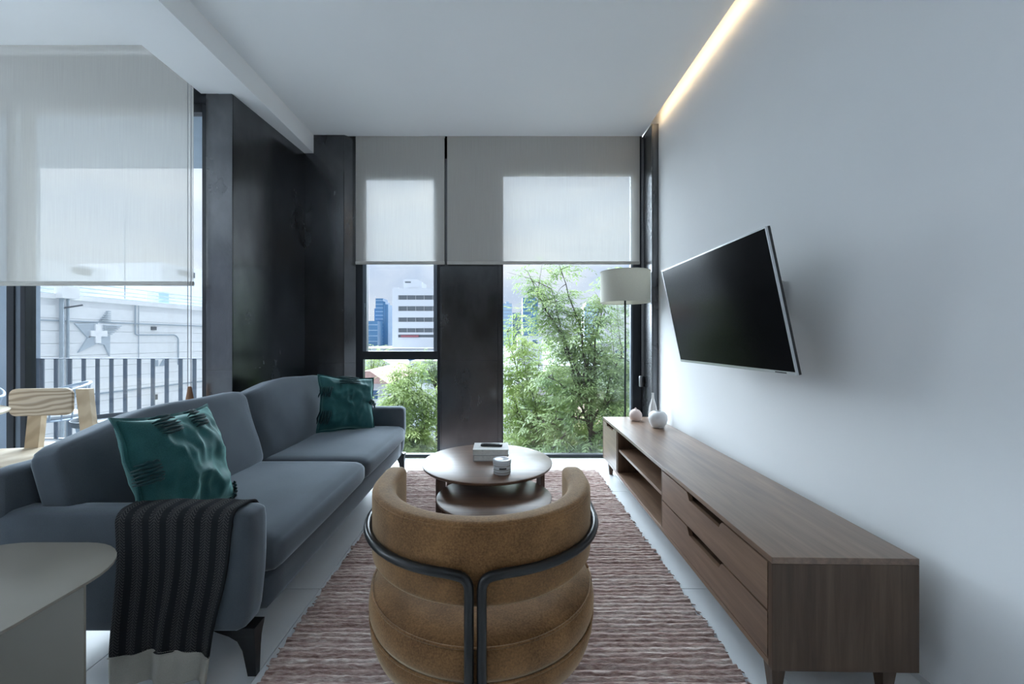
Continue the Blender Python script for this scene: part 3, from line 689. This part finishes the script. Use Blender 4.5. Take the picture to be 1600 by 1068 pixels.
# ================================================================== TV CONSOLE
cn = thing('tv_console', 'long low walnut media console with drawers and open shelf', 'cabinet', (.839, 1.265, 0), -math.atan(.042/2.305))
CL, CD, Z0, Z1 = 2.305, .45, .119, .4725; T = .020
MB().box(0, CD, 0, CL, Z1-T, Z1).build('top_panel', 'walnut_y', cn, bevel=.0015)
for a in (0, CL-T): MB().box(0, CD, a, a+T, Z0, Z1-T-.0005).build('side_panel', 'walnut_z_shaded', cn, bevel=.0015)
MB().box(.002, CD-.012, T, CL-T, Z0, Z0+T).build('bottom_panel', 'walnut_y', cn, bevel=.001)
MB().box(CD-.012, CD-.002, T, CL-T, Z0, Z1-T).build('back_panel', 'walnut_y', cn)
D1, D2 = .915, 1.825
for a in (D1, D2): MB().box(.004, CD-.012, a, a+T, Z0+T, Z1-T).build('divider', 'walnut_z_shaded', cn)
MB().box(.012, CD-.012, D1+T, D2, .300, .318).build('shelf', 'walnut_y', cn, bevel=.001)
def front(name, y0, y1, z0, z1, n0, n1, nd):
    f = [(y0, z0), (y1, z0), (y1, z1)]
    f += [(n1+.012, z1), (n1, z1-nd*.3), (n1-.014, z1-nd), (n0+.014, z1-nd), (n0, z1-nd*.3), (n0-.012, z1)]
    f += [(y0, z1)]
    o_ = MB().prism(f, 0, .0, .018).build(name, 'walnut_y', cn); return o_
zs = (Z0+.022+.003, .288, .292+.003, Z1-T-.006)
for a, b_ in ((zs[0], zs[1]), (zs[2], zs[3])):
    d_ = front('drawer', T+.004, D1-.003, a, b_, .31, .60, .030)
    MB().box(.019, .40, T+.02, D1-.02, a+.006, b_-.034).build('drawer_box', 'walnut_leg', d_)
front('door', D2+T+.003, CL-T-.003, Z0+.025, Z1-T-.006, D2+.13, D2+.34, .022)
MB().box(.06, .068, D2+T, CL-T, Z0+T, Z1-T).build('inner_panel', 'walnut_leg', cn)
for x_ in (.045, CD-.055):
    for y_, s_ in ((.06, 1), (CL-.10, -1)):
        MB().rings([[(x_+a*q, y_+b_*q, z_) for a, b_ in ((-1, -1), (1, -1), (1, 1), (-1, 1))] for z_, q in ((0, .013), (Z0, .024))]).build('leg', 'walnut_z_shaded', cn)

# ---- vases
def vase(label, prof, mat, loc, extra=None, ridges=0):
    e = thing('vase', label, 'vase', loc, group='small vases on the console')
    MB().lathe(prof, 40).build('body', mat, e, smooth=True)
    return e
ZT = Z1+.0005
vase('round white ceramic vase on the console', [(.001, 0), (.036, 0), (.044, .004), (.062, .035), (.071, .068), (.068, .096), (.052, .117), (.032, .127), (.026, .1275), (.026, .121), (.05, .10), (.05, .03), (.001, .02)], 'ceramic_white', (1.197, 3.13, ZT))
v_ = vase('small pink ceramic vase with tiny neck', [(.001, 0), (.030, 0), (.044, .012), (.0525, .040), (.049, .064), (.034, .085), (.016, .094), (.009, .097), (.007, .106), (.004, .108), (.004, .09), (.001, .09)], 'ceramic_pink', (1.112, 3.395, ZT))
e = vase('slender grey bottle vase behind the round one', [(.001, 0), (.028, 0), (.034, .015), (.036, .05), (.030, .10), (.018, .145), (.010, .175), (.008, .21), (.010, .222), (.006, .222), (.005, .18), (.001, .17)], 'ceramic_ridged', (1.282, 3.465, ZT))
for k in range(10):
    a = 2*PI*k/10; MB().tube([(.0345*math.cos(a), .0345*math.sin(a), .015), (.0365*math.cos(a), .0365*math.sin(a), .05), (.0305*math.cos(a), .0305*math.sin(a), .10), (.0185*math.cos(a), .0185*math.sin(a), .145)], .0022, 5).build('rib', 'ceramic_ridged', e)

# ---- floor lamp
fl_ = thing('floor_lamp', 'floor lamp with cream drum shade behind the console', 'lamp', (1.112, 3.685, 0))
MB().lathe([(.001, 0), (.095, 0), (.098, .004), (.096, .012), (.02, .018), (.001, .018)], 40).build('base', 'lamp_metal', fl_, smooth=True)
MB().tube([(0, 0, .016), (0, 0, 1.60)], .009, 12).build('pole', 'lamp_metal', fl_, smooth='all')
sh = MB().rings([[(r_*math.cos(2*PI*j/64), r_*math.sin(2*PI*j/64), z_) for j in range(64)] for r_, z_ in ((.218, 1.482), (.218, 1.762), (.215, 1.762), (.215, 1.482), (.218, 1.482))], cap=False).build('shade', 'shade_cloth', fl_, smooth=True)
MB().tube([(.1, .1885, 1.484), (.1, .1885, 1.484+.001)], .001, 4).build('seam', 'shade_cloth', sh)
for z_ in (1.484, 1.760): MB().tube([(.2195*math.cos(a), .2195*math.sin(a), z_) for a in [2*PI*k/64 for k in range(65)]], .003, 6).build('trim', 'shade_cloth', sh, smooth='all')
sp_ = MB()
for k in range(3): sp_.tube([(0, 0, 1.60), (.214*math.cos(2*PI*k/3), .214*math.sin(2*PI*k/3), 1.60)], .003, 6)
sp_.build('spider', 'lamp_metal', fl_)
MB().lathe([(.001, 1.60), (.014, 1.60), (.014, 1.63), (.03, 1.67), (.026, 1.70), (.001, 1.715)], 20).build('bulb', 'plastic_white', fl_, smooth=True)

# ================================================================== TELEVISION
tv = thing('television', 'black flat television tilted down on a wall mount', 'television', (1.112, 2.147, 1.303))
TW, TH = 1.056, .608
# local frame: width along y (near end is -y), screen normal towards -x and tilted down
tv.rotation_euler = (0, R(-12), 0)
MB().box(.006, .018, -TW/2, TW/2, -TH/2, TH/2).build('back_shell', 'plastic_black', tv, bevel=.003)
MB().soft((.035, TW*.72, TH*.62), .012, 5, (.034, 0, -.05)).build('rear_housing', 'plastic_black', tv, smooth='all')
bz = .006
MB().box(-.002, .006, -TW/2, TW/2, TH/2-bz, TH/2).box(-.002, .006, -TW/2, TW/2, -TH/2, -TH/2+.013).box(-.002, .006, -TW/2, -TW/2+bz, -TH/2+.013, TH/2-bz).box(-.002, .006, TW/2-bz, TW/2, -TH/2+.013, TH/2-bz).build('bezel', 'silver', tv)
MB().box(.000, .005, -TW/2+bz, TW/2-bz, -TH/2+.013, TH/2-bz).build('screen', 'tv_screen', tv)
MB().box(-.0028, -.002, -.47, -.40, -TH/2+.004, -TH/2+.009).build('brand_plate', 'plastic_black', tv)
wm = thing('wall_mount', 'white wall plate and bracket holding the television', 'bracket', (WX, 2.15, 1.37))
MB().box(-.022, 0, -.11, .11, -.075, .075).build('wall_plate', 'plastic_white', wm, bevel=.003); MB().box(-.026, -.022, -.085, .085, -.05, .05).build('inner_plate', 'silver', wm, bevel=.002)
MB().tube([(-.02, -.03, 0), (-.20, -.02, -.03)], .014, 8).tube([(-.02, .03, -.03), (-.20, .02, -.06)], .014, 8).build('arm', 'silver', wm)

# ================================================================== DINING CHAIR AND TABLE (behind the sofa)
dc = thing('dining_chair', 'pale ash wooden dining chair behind the sofa', 'chair', (-2.94, 2.44, 0), R(9))
# backrest board at +y, sitter faces -y
MB().prism(rrect(-.175, .175, .66, .835, .042, 6), 1, .175, .195).build('backrest', 'ash_panel', dc, smooth=True, bevel=.003)
for s_ in (-1, 1):
    if s_ < 0: pp = [(-.045, .150, 0), (-.045, .165, .45), (-.050, .1965, .69)]
    else: pp = [(.255, .255, 0), (.240, .21, .45), (.215, .1965, .825)]
    rings = [[(x+a*.038, y_+.022+b_*.020, z_) for a, b_ in ((-1, -1), (1, -1), (1, 1), (-1, 1))] for x, y_, z_ in pp]
    MB().rings(rings).build('rear_leg', 'ash_post', dc)
    MB().rings([[(s_*.19+a*q, -.19+b_*q, z_) for a, b_ in ((-1, -1), (1, -1), (1, 1), (-1, 1))] for z_, q in ((0, .014), (.435, .019))]).build('front_leg', 'ash_post', dc)
MB().soft((.46, .44, .024), .011, 8, (-.0, -.03, .447), lambda p, q: p-Vector((0, 0, .012*(1-q.x**2)*(1-q.y**2)*(q.z > 0)))).build('seat', 'ash_seat', dc, smooth='all')
MB().box(-.17, .17, -.20, -.18, .38, .434).build('seat_rail', 'ash_post', dc); MB().box(-.17, .2, .13, .15, .38, .434).build('seat_rail', 'ash_post', dc)
dt = thing('dining_table', 'round pale wood table at the left edge', 'table', (-3.29, 2.075, 0))
MB().lathe([(.001, .74), (.49, .74), (.50, .735), (.495, .722), (.45, .712), (.001, .712)], 72).build('table_top', 'ash_seat', dt, smooth=True)
MB().lathe([(.001, 0), (.27, 0), (.27, .012), (.05, .03), (.035, .10), (.035, .66), (.12, .712), (.001, .712)], 40).build('pedestal', 'plastic_white', dt, smooth=True)

# ================================================================== TERRACE
tf = struct(box('floor_terrace', 'terrace_floor', None, LX-.1, -2.14, 3.062, 4.62, -.2, -.01), 'grey terrace floor outside')
struct(box('wall_terrace', 'terrace_wall', None, LX-.15, LX+.05, 3.062, 4.535, -.01, 3.08), 'blue grey side wall of the terrace')
struct(MB().box(LX-.15, -2.0, 3.062, 4.62, 3.09, 3.40).build('ceiling_terrace', 'terrace_wall', None), 'slab over the terrace')
rl = thing('railing', 'dark grey flat bar terrace railing', 'railing', (-3.64, 4.50, -.01))
MB().box(-1.5, 1.56, -.02, .02, .945, .953).build('top_rail', 'rail_grey', rl); MB().box(-1.5, 1.56, -.02, .02, .06, .07).build('bottom_rail', 'rail_grey', rl)
pb = None
for k in range(20):
    x_ = -1.45+.153*k
    if pb is None: pb = MB().box(-.020, .020, -.006, .006, .07, .945).build('baluster', 'rail_grey', rl); pb.location = (x_, 0, 0)
    else: piece('baluster', pb, rl, (x_, 0, 0))
for x_ in (-1.48, 1.54): MB().box(x_-.02, x_+.02, -.02, .02, 0, .945).build('post', 'rail_grey', rl)
tt = thing('terrace_table', 'dark round tray table on the terrace', 'table', (-3.36, 3.52, -.01))
MB().lathe([(.001, .455), (.255, .455), (.262, .49), (.268, .49), (.262, .445), (.001, .445)], 48).build('tray_top', 'terrace_dark', tt, smooth=True)
for k in range(3):
    a = 2*PI*k/3+.4; MB().tube([(.10*math.cos(a), .10*math.sin(a), .445), (.24*math.cos(a), .24*math.sin(a), 0)], .010, 8).build('leg', 'terrace_dark', tt)
def tchair(label, loc, rz):
    e = thing('terrace_chair', label, 'chair', loc, rz, 'metal chairs on the terrace')
    MB().lathe([(.001, .44), (.21, .45), (.225, .44), (.215, .43), (.001, .425)], 36).build('seat', 'terrace_metal', e, smooth=True)
    MB().lathe([(.001, .452), (.19, .453), (.20, .475), (.18, .492), (.001, .497)], 32).build('cushion', 'plastic_white', e, smooth=True)
    pts = [(.27*math.cos(a), .25*math.sin(a), .66+.09*max(0, math.sin(a))) for a in [R(-25+230*k/24) for k in range(25)]]
    MB().tube(pts, .014, 8).build('arm_rail', 'terrace_metal', e, smooth='all')
    for k in range(2, 23, 2):
        p = pts[k]; MB().tube([p, (p[0]*.8, p[1]*.85, .44)], .006, 6).build('spindle', 'terrace_metal', e)
    for sx_ in (-1, 1):
        for sy_ in (-1, 1): MB().tube([(sx_*.15, sy_*.15, .435), (sx_*.21, sy_*.21, 0)], .011, 8).build('leg', 'terrace_metal', e)
tchair('light metal chair on the terrace behind the dining chair', (-4.12, 3.72, -.01), R(-40)); tchair('light metal chair at the left end of the terrace', (-4.62, 3.42, -.01), R(40))

# ================================================================== OUTSIDE
GZ = -8.0
struct(box('ground', 'asphalt', None, -1500, 1500, 4.7, 3000, GZ-.3, GZ), 'street level ground far below the windows')

# ---- white windowless building across the street; local s runs along its face, x points into the building
FA = math.atan(.118)
wb = thing('white_building', 'white panelled building with star relief across the street', 'building', (-14.0, 0, GZ), -FA)
# local: y along the face, -x into the building
def H(z): return z-GZ
MB().box(-12, -.06, 6, 24, 0, H(2.40)).build('wall', 'white_render', wb)
for k in range(18):
    z_ = -4.0+.36*k
    if z_+.35 > 2.30: break
    MB().box(-.06, 0, 6, 24, H(z_), H(z_+.352)).build('cladding_panel', 'white_panel', wb)
MB().box(-.3, .06, 6, 24, H(2.30), H(2.44)).build('parapet', 'white_panel', wb)
for i, z_ in enumerate((2.47, 2.60, 2.74, 2.90)):
    MB().tube([(-.1-.16*i, 6, H(z_)), (-.1-.16*i, 24, H(z_))], .022, 6).build('roof_pipe', 'pipe_grey', wb)
MB().box(0, .05, 6, 24, H(1.665), H(1.70)).build('ledge', 'pipe_grey', wb)
MB().box(0, .04, 6, 24, H(-.55), H(-.50)).build('ledge', 'pipe_grey', wb)
dp = MB().tube([(.10, 11.66, 0), (.10, 11.66, H(2.5))], .05, 8).build('downpipe', 'pipe_grey', wb); MB().tube([(.06, 11.84, 0), (.06, 11.84, H(2.5))], .035, 8).build('downpipe', 'pipe_grey', wb)
MB().box(.0, .28, 11.55, 11.98, H(2.32), H(2.66)).build('pipe_box', 'white_panel', wb)
MB().tube([(.1, 11.72, H(2.05)), (.42, 11.95, H(2.15))], .025, 6).build('bracket', 'pipe_dark', wb)
cd = fillet([(.04, 13.78, H(2.3)), (.04, 13.78, H(1.30)), (.04, 15.24, H(1.32)), (.04, 15.37, H(1.2)), (.04, 15.37, H(.2))], .08, 4)
MB().tube(cd, .022, 6).build('conduit', 'pipe_grey', wb)
MB().tube([(.03, 13.9, H(2.3)), (.03, 13.9, H(.2))], .012, 6).build('conduit', 'pipe_grey', wb)
MB().box(0, .05, 14.35, 14.52, H(1.48), H(1.60)).build('vent', 'pipe_dark', wb)
MB().box(0, .03, 14.36, 14.60, H(.20), H(.42)).build('sign_plate', 'pipe_grey', wb); MB().prism([(14.66, H(.20)), (14.95, H(.20)), (14.80, H(.44))], 0, 0, .03).build('sign_plate', 'pipe_grey', wb)
MB().box(0, .05, 14.42, 14.56, H(-.98), H(-.80)).build('vent', 'pipe_dark', wb)
# star relief: four grey facets, white cross, louvred upper right
def facet(poly, mat, d0=0, d1=.06, nm='star_facet'): return MB().prism([(s_, H(z_)) for s_, z_ in poly], 0, d0, d1).build(nm, mat, wb)
facet([(12.02, 1.62), (12.62, 1.66), (12.62, 1.27), (12.40, 1.27), (12.36, 1.20)], 'star_grey')
facet([(12.36, 1.20), (12.62, 1.27), (12.62, 1.03), (12.11, .76)], 'star_grey')
facet([(12.62, 1.03), (12.82, .98), (12.97, .62), (12.98, 1.27), (12.62, 1.27)], 'star_grey')
facet([(12.62, 1.27), (12.98, 1.27), (13.33, 1.62), (12.62, 1.66)], 'star_white', 0, .04)
for k in range(6):
    z_ = 1.30+.055*k; MB().box(0, .10, 12.78, 13.02+.055*k, H(z_), H(z_+.025)).build('star_louvre', 'star_grey', wb)
for k in range(6):
    z_ = 1.72+.06*k; MB().box(0, .10, 12.70+.040*k, 12.97, H(z_), H(z_+.028)).build('star_louvre', 'star_grey', wb)
facet([(12.53, 1.62), (12.68, 1.62), (12.68, 1.42), (12.86, 1.42), (12.86, 1.24), (12.68, 1.24), (12.68, 1.04), (12.53, 1.04), (12.53, 1.24), (12.40, 1.24), (12.40, 1.42), (12.53, 1.42)], 'star_white', .05, .11, 'star_cross')
# roof structures
MB().box(-6, -1.2, 9.0, 13.9, H(2.4), H(3.55)).build('roof_house', 'office_white', wb); MB().box(-1.21, -1.15, 12.9, 13.4, H(3.25), H(3.45)).build('window', 'pipe_dark', wb)
MB().box(-8, -2.6, 17.2, 22, H(2.4), H(4.45)).build('roof_house', 'office_white', wb); MB().box(-2.61, -2.55, 18.0, 18.8, H(4.0), H(4.25)).build('window', 'pipe_dark', wb)
MB().tube([(-.5, 13.9, H(2.4)), (-.5, 13.9, H(5.4))], .022, 6).build('antenna_mast', 'pipe_grey', wb)
MB().box(-1.2, -.7, 15.3, 15.7, H(2.4), H(2.95)).build('roof_unit', 'tower_pale', wb); MB().box(-1.6, -.9, 15.9, 16.8, H(2.4), H(2.9)).build('roof_unit', 'office_white', wb)

# ---- white office block with window strips
ob = thing('office_block', 'white office block with long strip windows beyond the trees', 'building', (-21, 110, GZ))
MB().box(-8.6, 9, .5, 12, 0, H(14.4)).build('core', 'office_glass', ob)
MB().box(-8.8, -7.2, 0, 12, 0, H(15.2)).build('side_wall', 'office_white', ob)
for a, b_ in ((13.1, 15.0), (10.15, 11.9), (7.1, 8.85), (4.2, 5.9), (2.45, 3.05), (-8, 1.7)): MB().box(-7.2, 9, 0, 1.0, H(a), H(b_)).build('spandrel', 'office_white', ob)
for a, b_ in ((11.9, 13.1), (8.85, 10.15), (5.9, 7.1), (3.05, 4.2)):
    for k in range(7): MB().box(-7.2+2.3*k, -7.0+2.3*k, .2, .8, H(a), H(b_)).build('mullion', 'office_mull', ob)
MB().box(-6.4, -1.6, -.3, 0, H(1.75), H(2.3)).build('flower_box', 'flowers_red', ob)
MB().prism([(-6.2, H(14.4)), (-1.2, H(14.4)), (-1.2, H(17.0)), (-2.4, H(17.7)), (-6.2, H(17.7))], 1, 2, 9).build('penthouse', 'office_white', ob)
MB().box(-5.8, -4.2, 1.95, 2.05, H(16.7), H(17.1)).build('window', 'office_glass', ob)

# ---- glass towers far away
def tower(label, x0, x1, top, y_, mat, segs, fl=12, depth=25):
    e = thing('glass_tower', label, 'building', ((x0+x1)/2, y_, GZ), group='towers on the skyline'); hw = (x1-x0)/2
    for i, (a, b_, t) in enumerate(segs): MB().box(-hw+2*hw*a, -hw+2*hw*b_, i*.8, depth, 0, H(t)).build('shaft', mat if i % 2 == 0 else mat, e)
    for k in range(fl):
        z_ = (H(top)-4)*k/fl+6
        if z_ < H(top): MB().box(-hw+2*hw*segs[0][0], -hw+2*hw*segs[0][1], -.4, 0, z_, z_+.8).build('floor_band', 'tower_pale' if mat != 'tower_pale' else 'tower_grey', e)
    return e
tower('slim dark blue stepped glass tower seen through the casement', -189.5, -169, 61.6, 600, 'tower_blue', [(.12, .66, 61.6), (.66, .82, 57), (.82, 1, 53), (0, .14, 47)])
tower('low blue glass podium left of the office block', -197, -175, 27, 570, 'tower_blue', [(0, 1, 27)], 4)
tower('blue glass tower next to the middle column', -1, 14.2, 56.8, 600, 'tower_pale', [(0, 1, 53.5), (.4, .7, 57)])
tower('grey tower between two blue glass towers', 15.2, 28.3, 41.7, 620, 'tower_grey', [(0, 1, 41.7)], 8)
tower('deep blue glass tower behind the tree branch', 30, 52.5, 62.5, 600, 'tower_blue', [(0, .85, 62.5), (.85, 1, 60)])
tower('pale hazy glass tower right of the tall tree', 121, 143, 56, 600, 'tower_pale', [(.1, 1, 56), (0, .2, 50)])

# ---- low houses
def house(label, x0, x1, y_, top, wall, roof, wins, depth=8, gable=0):
    e = thing('house', label, 'building', ((x0+x1)/2, y_, GZ), group='low buildings below the windows'); hw = (x1-x0)/2
    MB().box(-hw, hw, 0, depth, 0, H(top)).build('wall', wall, e)
    if gable: MB().prism([(-hw-.3, H(top)), (hw+.3, H(top)), (hw*.2, H(top)+gable), (-hw*.2, H(top)+gable)], 1, -.3, depth+.3).build('roof', roof, e)
    else: MB().box(-hw-.2, hw+.2, -.2, depth+.2, H(top), H(top)+.3).build('roof', roof, e)
    for (a, b_, c, d) in wins:
        f = MB().box(a, b_, -.06, .05, H(c), H(d)).build('window', 'office_white', e); MB().box(a+.1, b_-.1, -.08, -.06, H(c)+.1, H(d)-.1).build('pane', 'tower_blue_dark', f)
    return e
house('white house with red tiled roof seen past the pillow', -9.7, -7.5, 26, -1.65, 'house_wall', 'roof_red', [(.05, .75, -2.75, -2.0)], gable=.8)
house('grey gabled house behind the red roofed one', -17.2, -12.0, 45, -1.9, 'house_wall', 'roof_grey', [(-1, .6, -3, -2)], gable=1.3)
house('white flat building with blue windows beyond the left tree', -8.2, -2.2, 37, -1.1, 'office_white', 'roof_grey', [(.2, 2.4, -2.9, -1.6), (2.6, 4, -2.9, -1.6), (-2.4, -.4, -2.9, -1.6)])
house('low white building under the deep blue tower', 5.6, 14.5, 150, 2.3, 'office_white', 'roof_grey', [(-3, -1, -.5, 1), (1, 3, -.5, 1)])
house('white low house behind the main tree trunk', 4.6, 9.0, 38, -1.6, 'house_wall', 'roof_grey', [(-1.6, -.4, -3.4, -2.4), (.5, 1.8, -3.4, -2.4)])
house('brick house glimpsed low between the branches', 5.0, 8.0, 24, -4.2, 'house_brick', 'roof_red', [(-.8, .4, -5.6, -4.8)], gable=.8)
house('wide white building under the casement transom', -32, -12, 95, -1.2, 'office_white', 'roof_grey', [(-6, -2, -4, -2), (0, 4, -4, -2)])
house('pale long building on the right below the skyline', 18, 40, 120, -1.0, 'office_white', 'roof_grey', [(-6, -2, -4, -2), (0, 4, -4, -2)])
house('small white block beside the right window edge', 9.5, 14.5, 45, .6, 'house_wall', 'roof_grey', [(-1.5, -.3, -1.2, 0), (.4, 1.6, -1.2, 0)])
house('white house low behind the lime tree', .5, 4.0, 30, -2.6, 'house_wall', 'roof_grey', [(-.9, .2, -4.2, -3.2)])

# ---- trees
def tree(name, label, base, fork_z, tips, leaf, seed, nleaf, lsize, tr=.07, clump=.34, group='trees outside the windows', twig=True, nl=7):
    random.seed(seed); e = thing(name, label, 'tree', base, group=group); bx, by, bz = base
    trunk = MB(); br = MB(); fk = Vector((random.uniform(-.06, .06), 0, fork_z-bz))
    trunk.tube([(0, 0, 0), (fk.x*.4+.05, .02, fk.z*.5), (fk.x-.03, 0, fk.z*.8), fk], [tr, tr*.85, tr*.7, tr*.55], 9); trunk.build('trunk', 'bark', e, smooth='all')
    ends = []
    for t in tips:
        t = Vector(t)-Vector(base); d0 = random.uniform(.55, 1.0); st_ = Vector((fk.x*d0, 0, fk.z*(1-(1-d0)*.25)))
        mid = st_.lerp(t, .5)+Vector((random.uniform(-.12, .12), random.uniform(-.12, .12), random.uniform(-.05, .25)*(t-st_).length*.4))
        pts = [st_.lerp(mid, k/4) if k < 4 else mid.lerp(t, (k-4)/4) for k in range(9)]
        pts = [p+Vector((random.gauss(0, .02), random.gauss(0, .02), random.gauss(0, .02))) if 0 < i < 8 else p for i, p in enumerate(pts)]
        br.tube(pts, [tr*.34*(1-.85*k/8)+.003 for k in range(9)], 6)
        for k in range(3, 9):
            for q in range(2 if k < 8 else 3): ends.append((pts[k], pts[k]+Vector((random.gauss(0, clump), random.gauss(0, clump), random.gauss(.05, clump*.8)))))
    for a, b_ in ends: br.tube([a, a.lerp(b_, .5)+Vector((0, 0, .04)), b_], [.007, .004, .002], 4)
    br.build('branches', 'bark', e, smooth='all')
    lf = MB(); per = max(1, nleaf//len(ends))
    for a, b_ in ends:
        for _ in range(per):
            o3 = a.lerp(b_, random.uniform(.35, 1.05))+Vector((random.gauss(0, clump*.28), random.gauss(0, clump*.28), random.gauss(0, clump*.22)))
            az = random.uniform(0, 2*PI); el = random.uniform(-.5, .45); ax = Vector((math.cos(az)*math.cos(el), math.sin(az)*math.cos(el), math.sin(el)))
            side = ax.cross(Vector((0, 0, 1))).normalized(); up = side.cross(ax)
            rl_ = lsize*random.uniform(2.0, 2.9)
            for k in range(nl):
                t = .25+.75*(k//2)/(nl//2); p = o3+ax*rl_*t-Vector((0, 0, .25*rl_*t*t)); last = k == nl-1
                dirv = (ax+ (0 if last else (1 if k % 2 else -1))*side*1.1-Vector((0, 0, random.uniform(.15, .6)))).normalized()
                l_ = lsize*random.uniform(.75, 1.15); wd = dirv.cross(up).normalized()*l_*.17
                dp_ = -up*l_*.04
                i0 = len(lf.v); lf.v += [tuple(p), tuple(p+dirv*l_*.42+wd), tuple(p+dirv*l_-Vector((0, 0, l_*.12))), tuple(p+dirv*l_*.42-wd), tuple(p+dirv*l_*.45+dp_)]
                lf.f += [(i0, i0+1, i0+4), (i0+1, i0+2, i0+4), (i0+2, i0+3, i0+4), (i0+3, i0, i0+4)]
    me = bpy.data.meshes.new('foliage'); me.from_pydata(lf.v, [], lf.f); me.materials.append(MATS[leaf])
    o3 = bpy.data.objects.new('foliage', me); col.objects.link(o3); o3.parent = e; o3['kind'] = 'stuff'
    return e
T1 = [(1.00, 7.0, 2.35), (.86, 7.2, 2.05), (.50, 6.9, 2.15), (.62, 7.1, 1.95), (.80, 7.0, 1.55), (1.75, 7.2, 1.75), (1.9, 7.3, 2.2), (1.35, 6.8, 1.45), (1.15, 7.2, 1.1), (1.6, 6.8, .9), (2.1, 7.1, 1.0), (.8, 6.9, .5), (1.2, 6.7, .3), (1.8, 6.9, .1), (2.3, 7.2, -.2), (.7, 7.1, -.3), (1.0, 6.8, -.8), (1.9, 7.0, -.8), (.6, 7, -1.3), (1.5, 6.8, -1.4)]
tree('tall_tree', 'tall ash tree with feathery leaves in front of the wide window', (1.52, 7.0, GZ), .35, T1, 'leaf_green', 5, 2700, .095, .06, .21)
T2 = [(.1, 8.6, 1.3), (.4, 8.4, 1.0), (.8, 8.8, .9), (1.2, 8.5, .6), (0, 8.3, .5), (.5, 8.2, .3), (.9, 8.4, .1), (.2, 8.6, -.3), (.7, 8.3, -.6), (1.3, 8.6, -.4), (1.7, 8.8, .3), (0, 8.4, -1.0), (.6, 8.5, -1.4), (1.2, 8.2, -1.3), (1.9, 8.6, -.9), (2.4, 8.8, -.3), (.3, 8.3, -1.9), (1.0, 8.4, -2.0), (1.8, 8.5, -1.8)]
tree('leafy_tree', 'bushy lime green tree filling the lower wide window', (.8, 8.7, GZ), -1.5, T2, 'leaf_lime', 6, 5200, .10, .05, .34)
T3 = [(2.7, 9.6, 2.0), (2.5, 9.4, 1.5), (3.0, 9.7, 1.3), (2.4, 9.5, .8), (2.9, 9.4, .5), (3.3, 9.6, 0), (2.5, 9.5, -.2), (3.0, 9.3, -.9), (2.5, 9.4, -1.3), (3.4, 9.6, -1.4)]
tree('slender_tree', 'grey green slender tree behind the lamp pole', (2.8, 9.6, GZ), -1.0, T3, 'leaf_grey', 7, 2400, .10, .05, .28)
T4 = [(-1.75, 7.6, .62), (-2.0, 7.5, .35), (-1.5, 7.7, .45), (-2.15, 7.6, -.1), (-1.75, 7.5, 0), (-1.35, 7.6, .05), (-1.9, 7.5, -.55), (-1.45, 7.4, -.5), (-1.2, 7.6, -.9), (-1.75, 7.4, -1.1), (-1.3, 7.5, -1.5), (-1.9, 7.6, -1.6), (-1.5, 7.4, -2.0)]
tree('young_tree', 'light green tree rising in front of the narrow window', (-1.6, 7.6, GZ), -1.2, T4, 'leaf_lime', 8, 3400, .095, .045, .26)
def blob(cx, cy, cz, r, n_, seed):
    random.seed(seed); return [(cx+random.gauss(0, r*.5), cy+random.gauss(0, r*.4), cz+random.uniform(-r, r*.9)) for _ in range(n_)]
tree('street_tree', 'distant green tree below the blue tower', (-11.0, 34, GZ), -2.5, blob(-10.9, 34, -.3, 1.2, 12, 1), 'leaf_lime', 9, 700, .22, .14, .5, nl=5)
tree('street_tree', 'distant green tree at the foot of the office block', (-5.0, 31, GZ), -2.5, blob(-5.2, 31, -.2, 1.1, 12, 2), 'leaf_green', 10, 700, .22, .14, .5, nl=5)
tree('conifer_tree', 'dark conifer standing behind the tall ash tree', (4.1, 18, GZ), -1.0, [(4.1+random.gauss(0, .25*(1-k/14)), 18+random.gauss(0, .2), -2+3.6*k/14) for k in range(14)], 'leaf_dark', 11, 700, .13, .1, .16, nl=5)
tree('street_tree', 'soft green tree low in the background', (7.0, 22, GZ), -3.5, blob(6.5, 22, -2.0, 1.8, 14, 3), 'leaf_green', 12, 800, .2, .12, .6, nl=5)
tree('street_tree', 'broad green tree behind the lime tree', (.4, 16, GZ), -4, blob(.5, 16, -2.2, 1.6, 14, 4), 'leaf_grey', 13, 800, .17, .12, .55, nl=5)
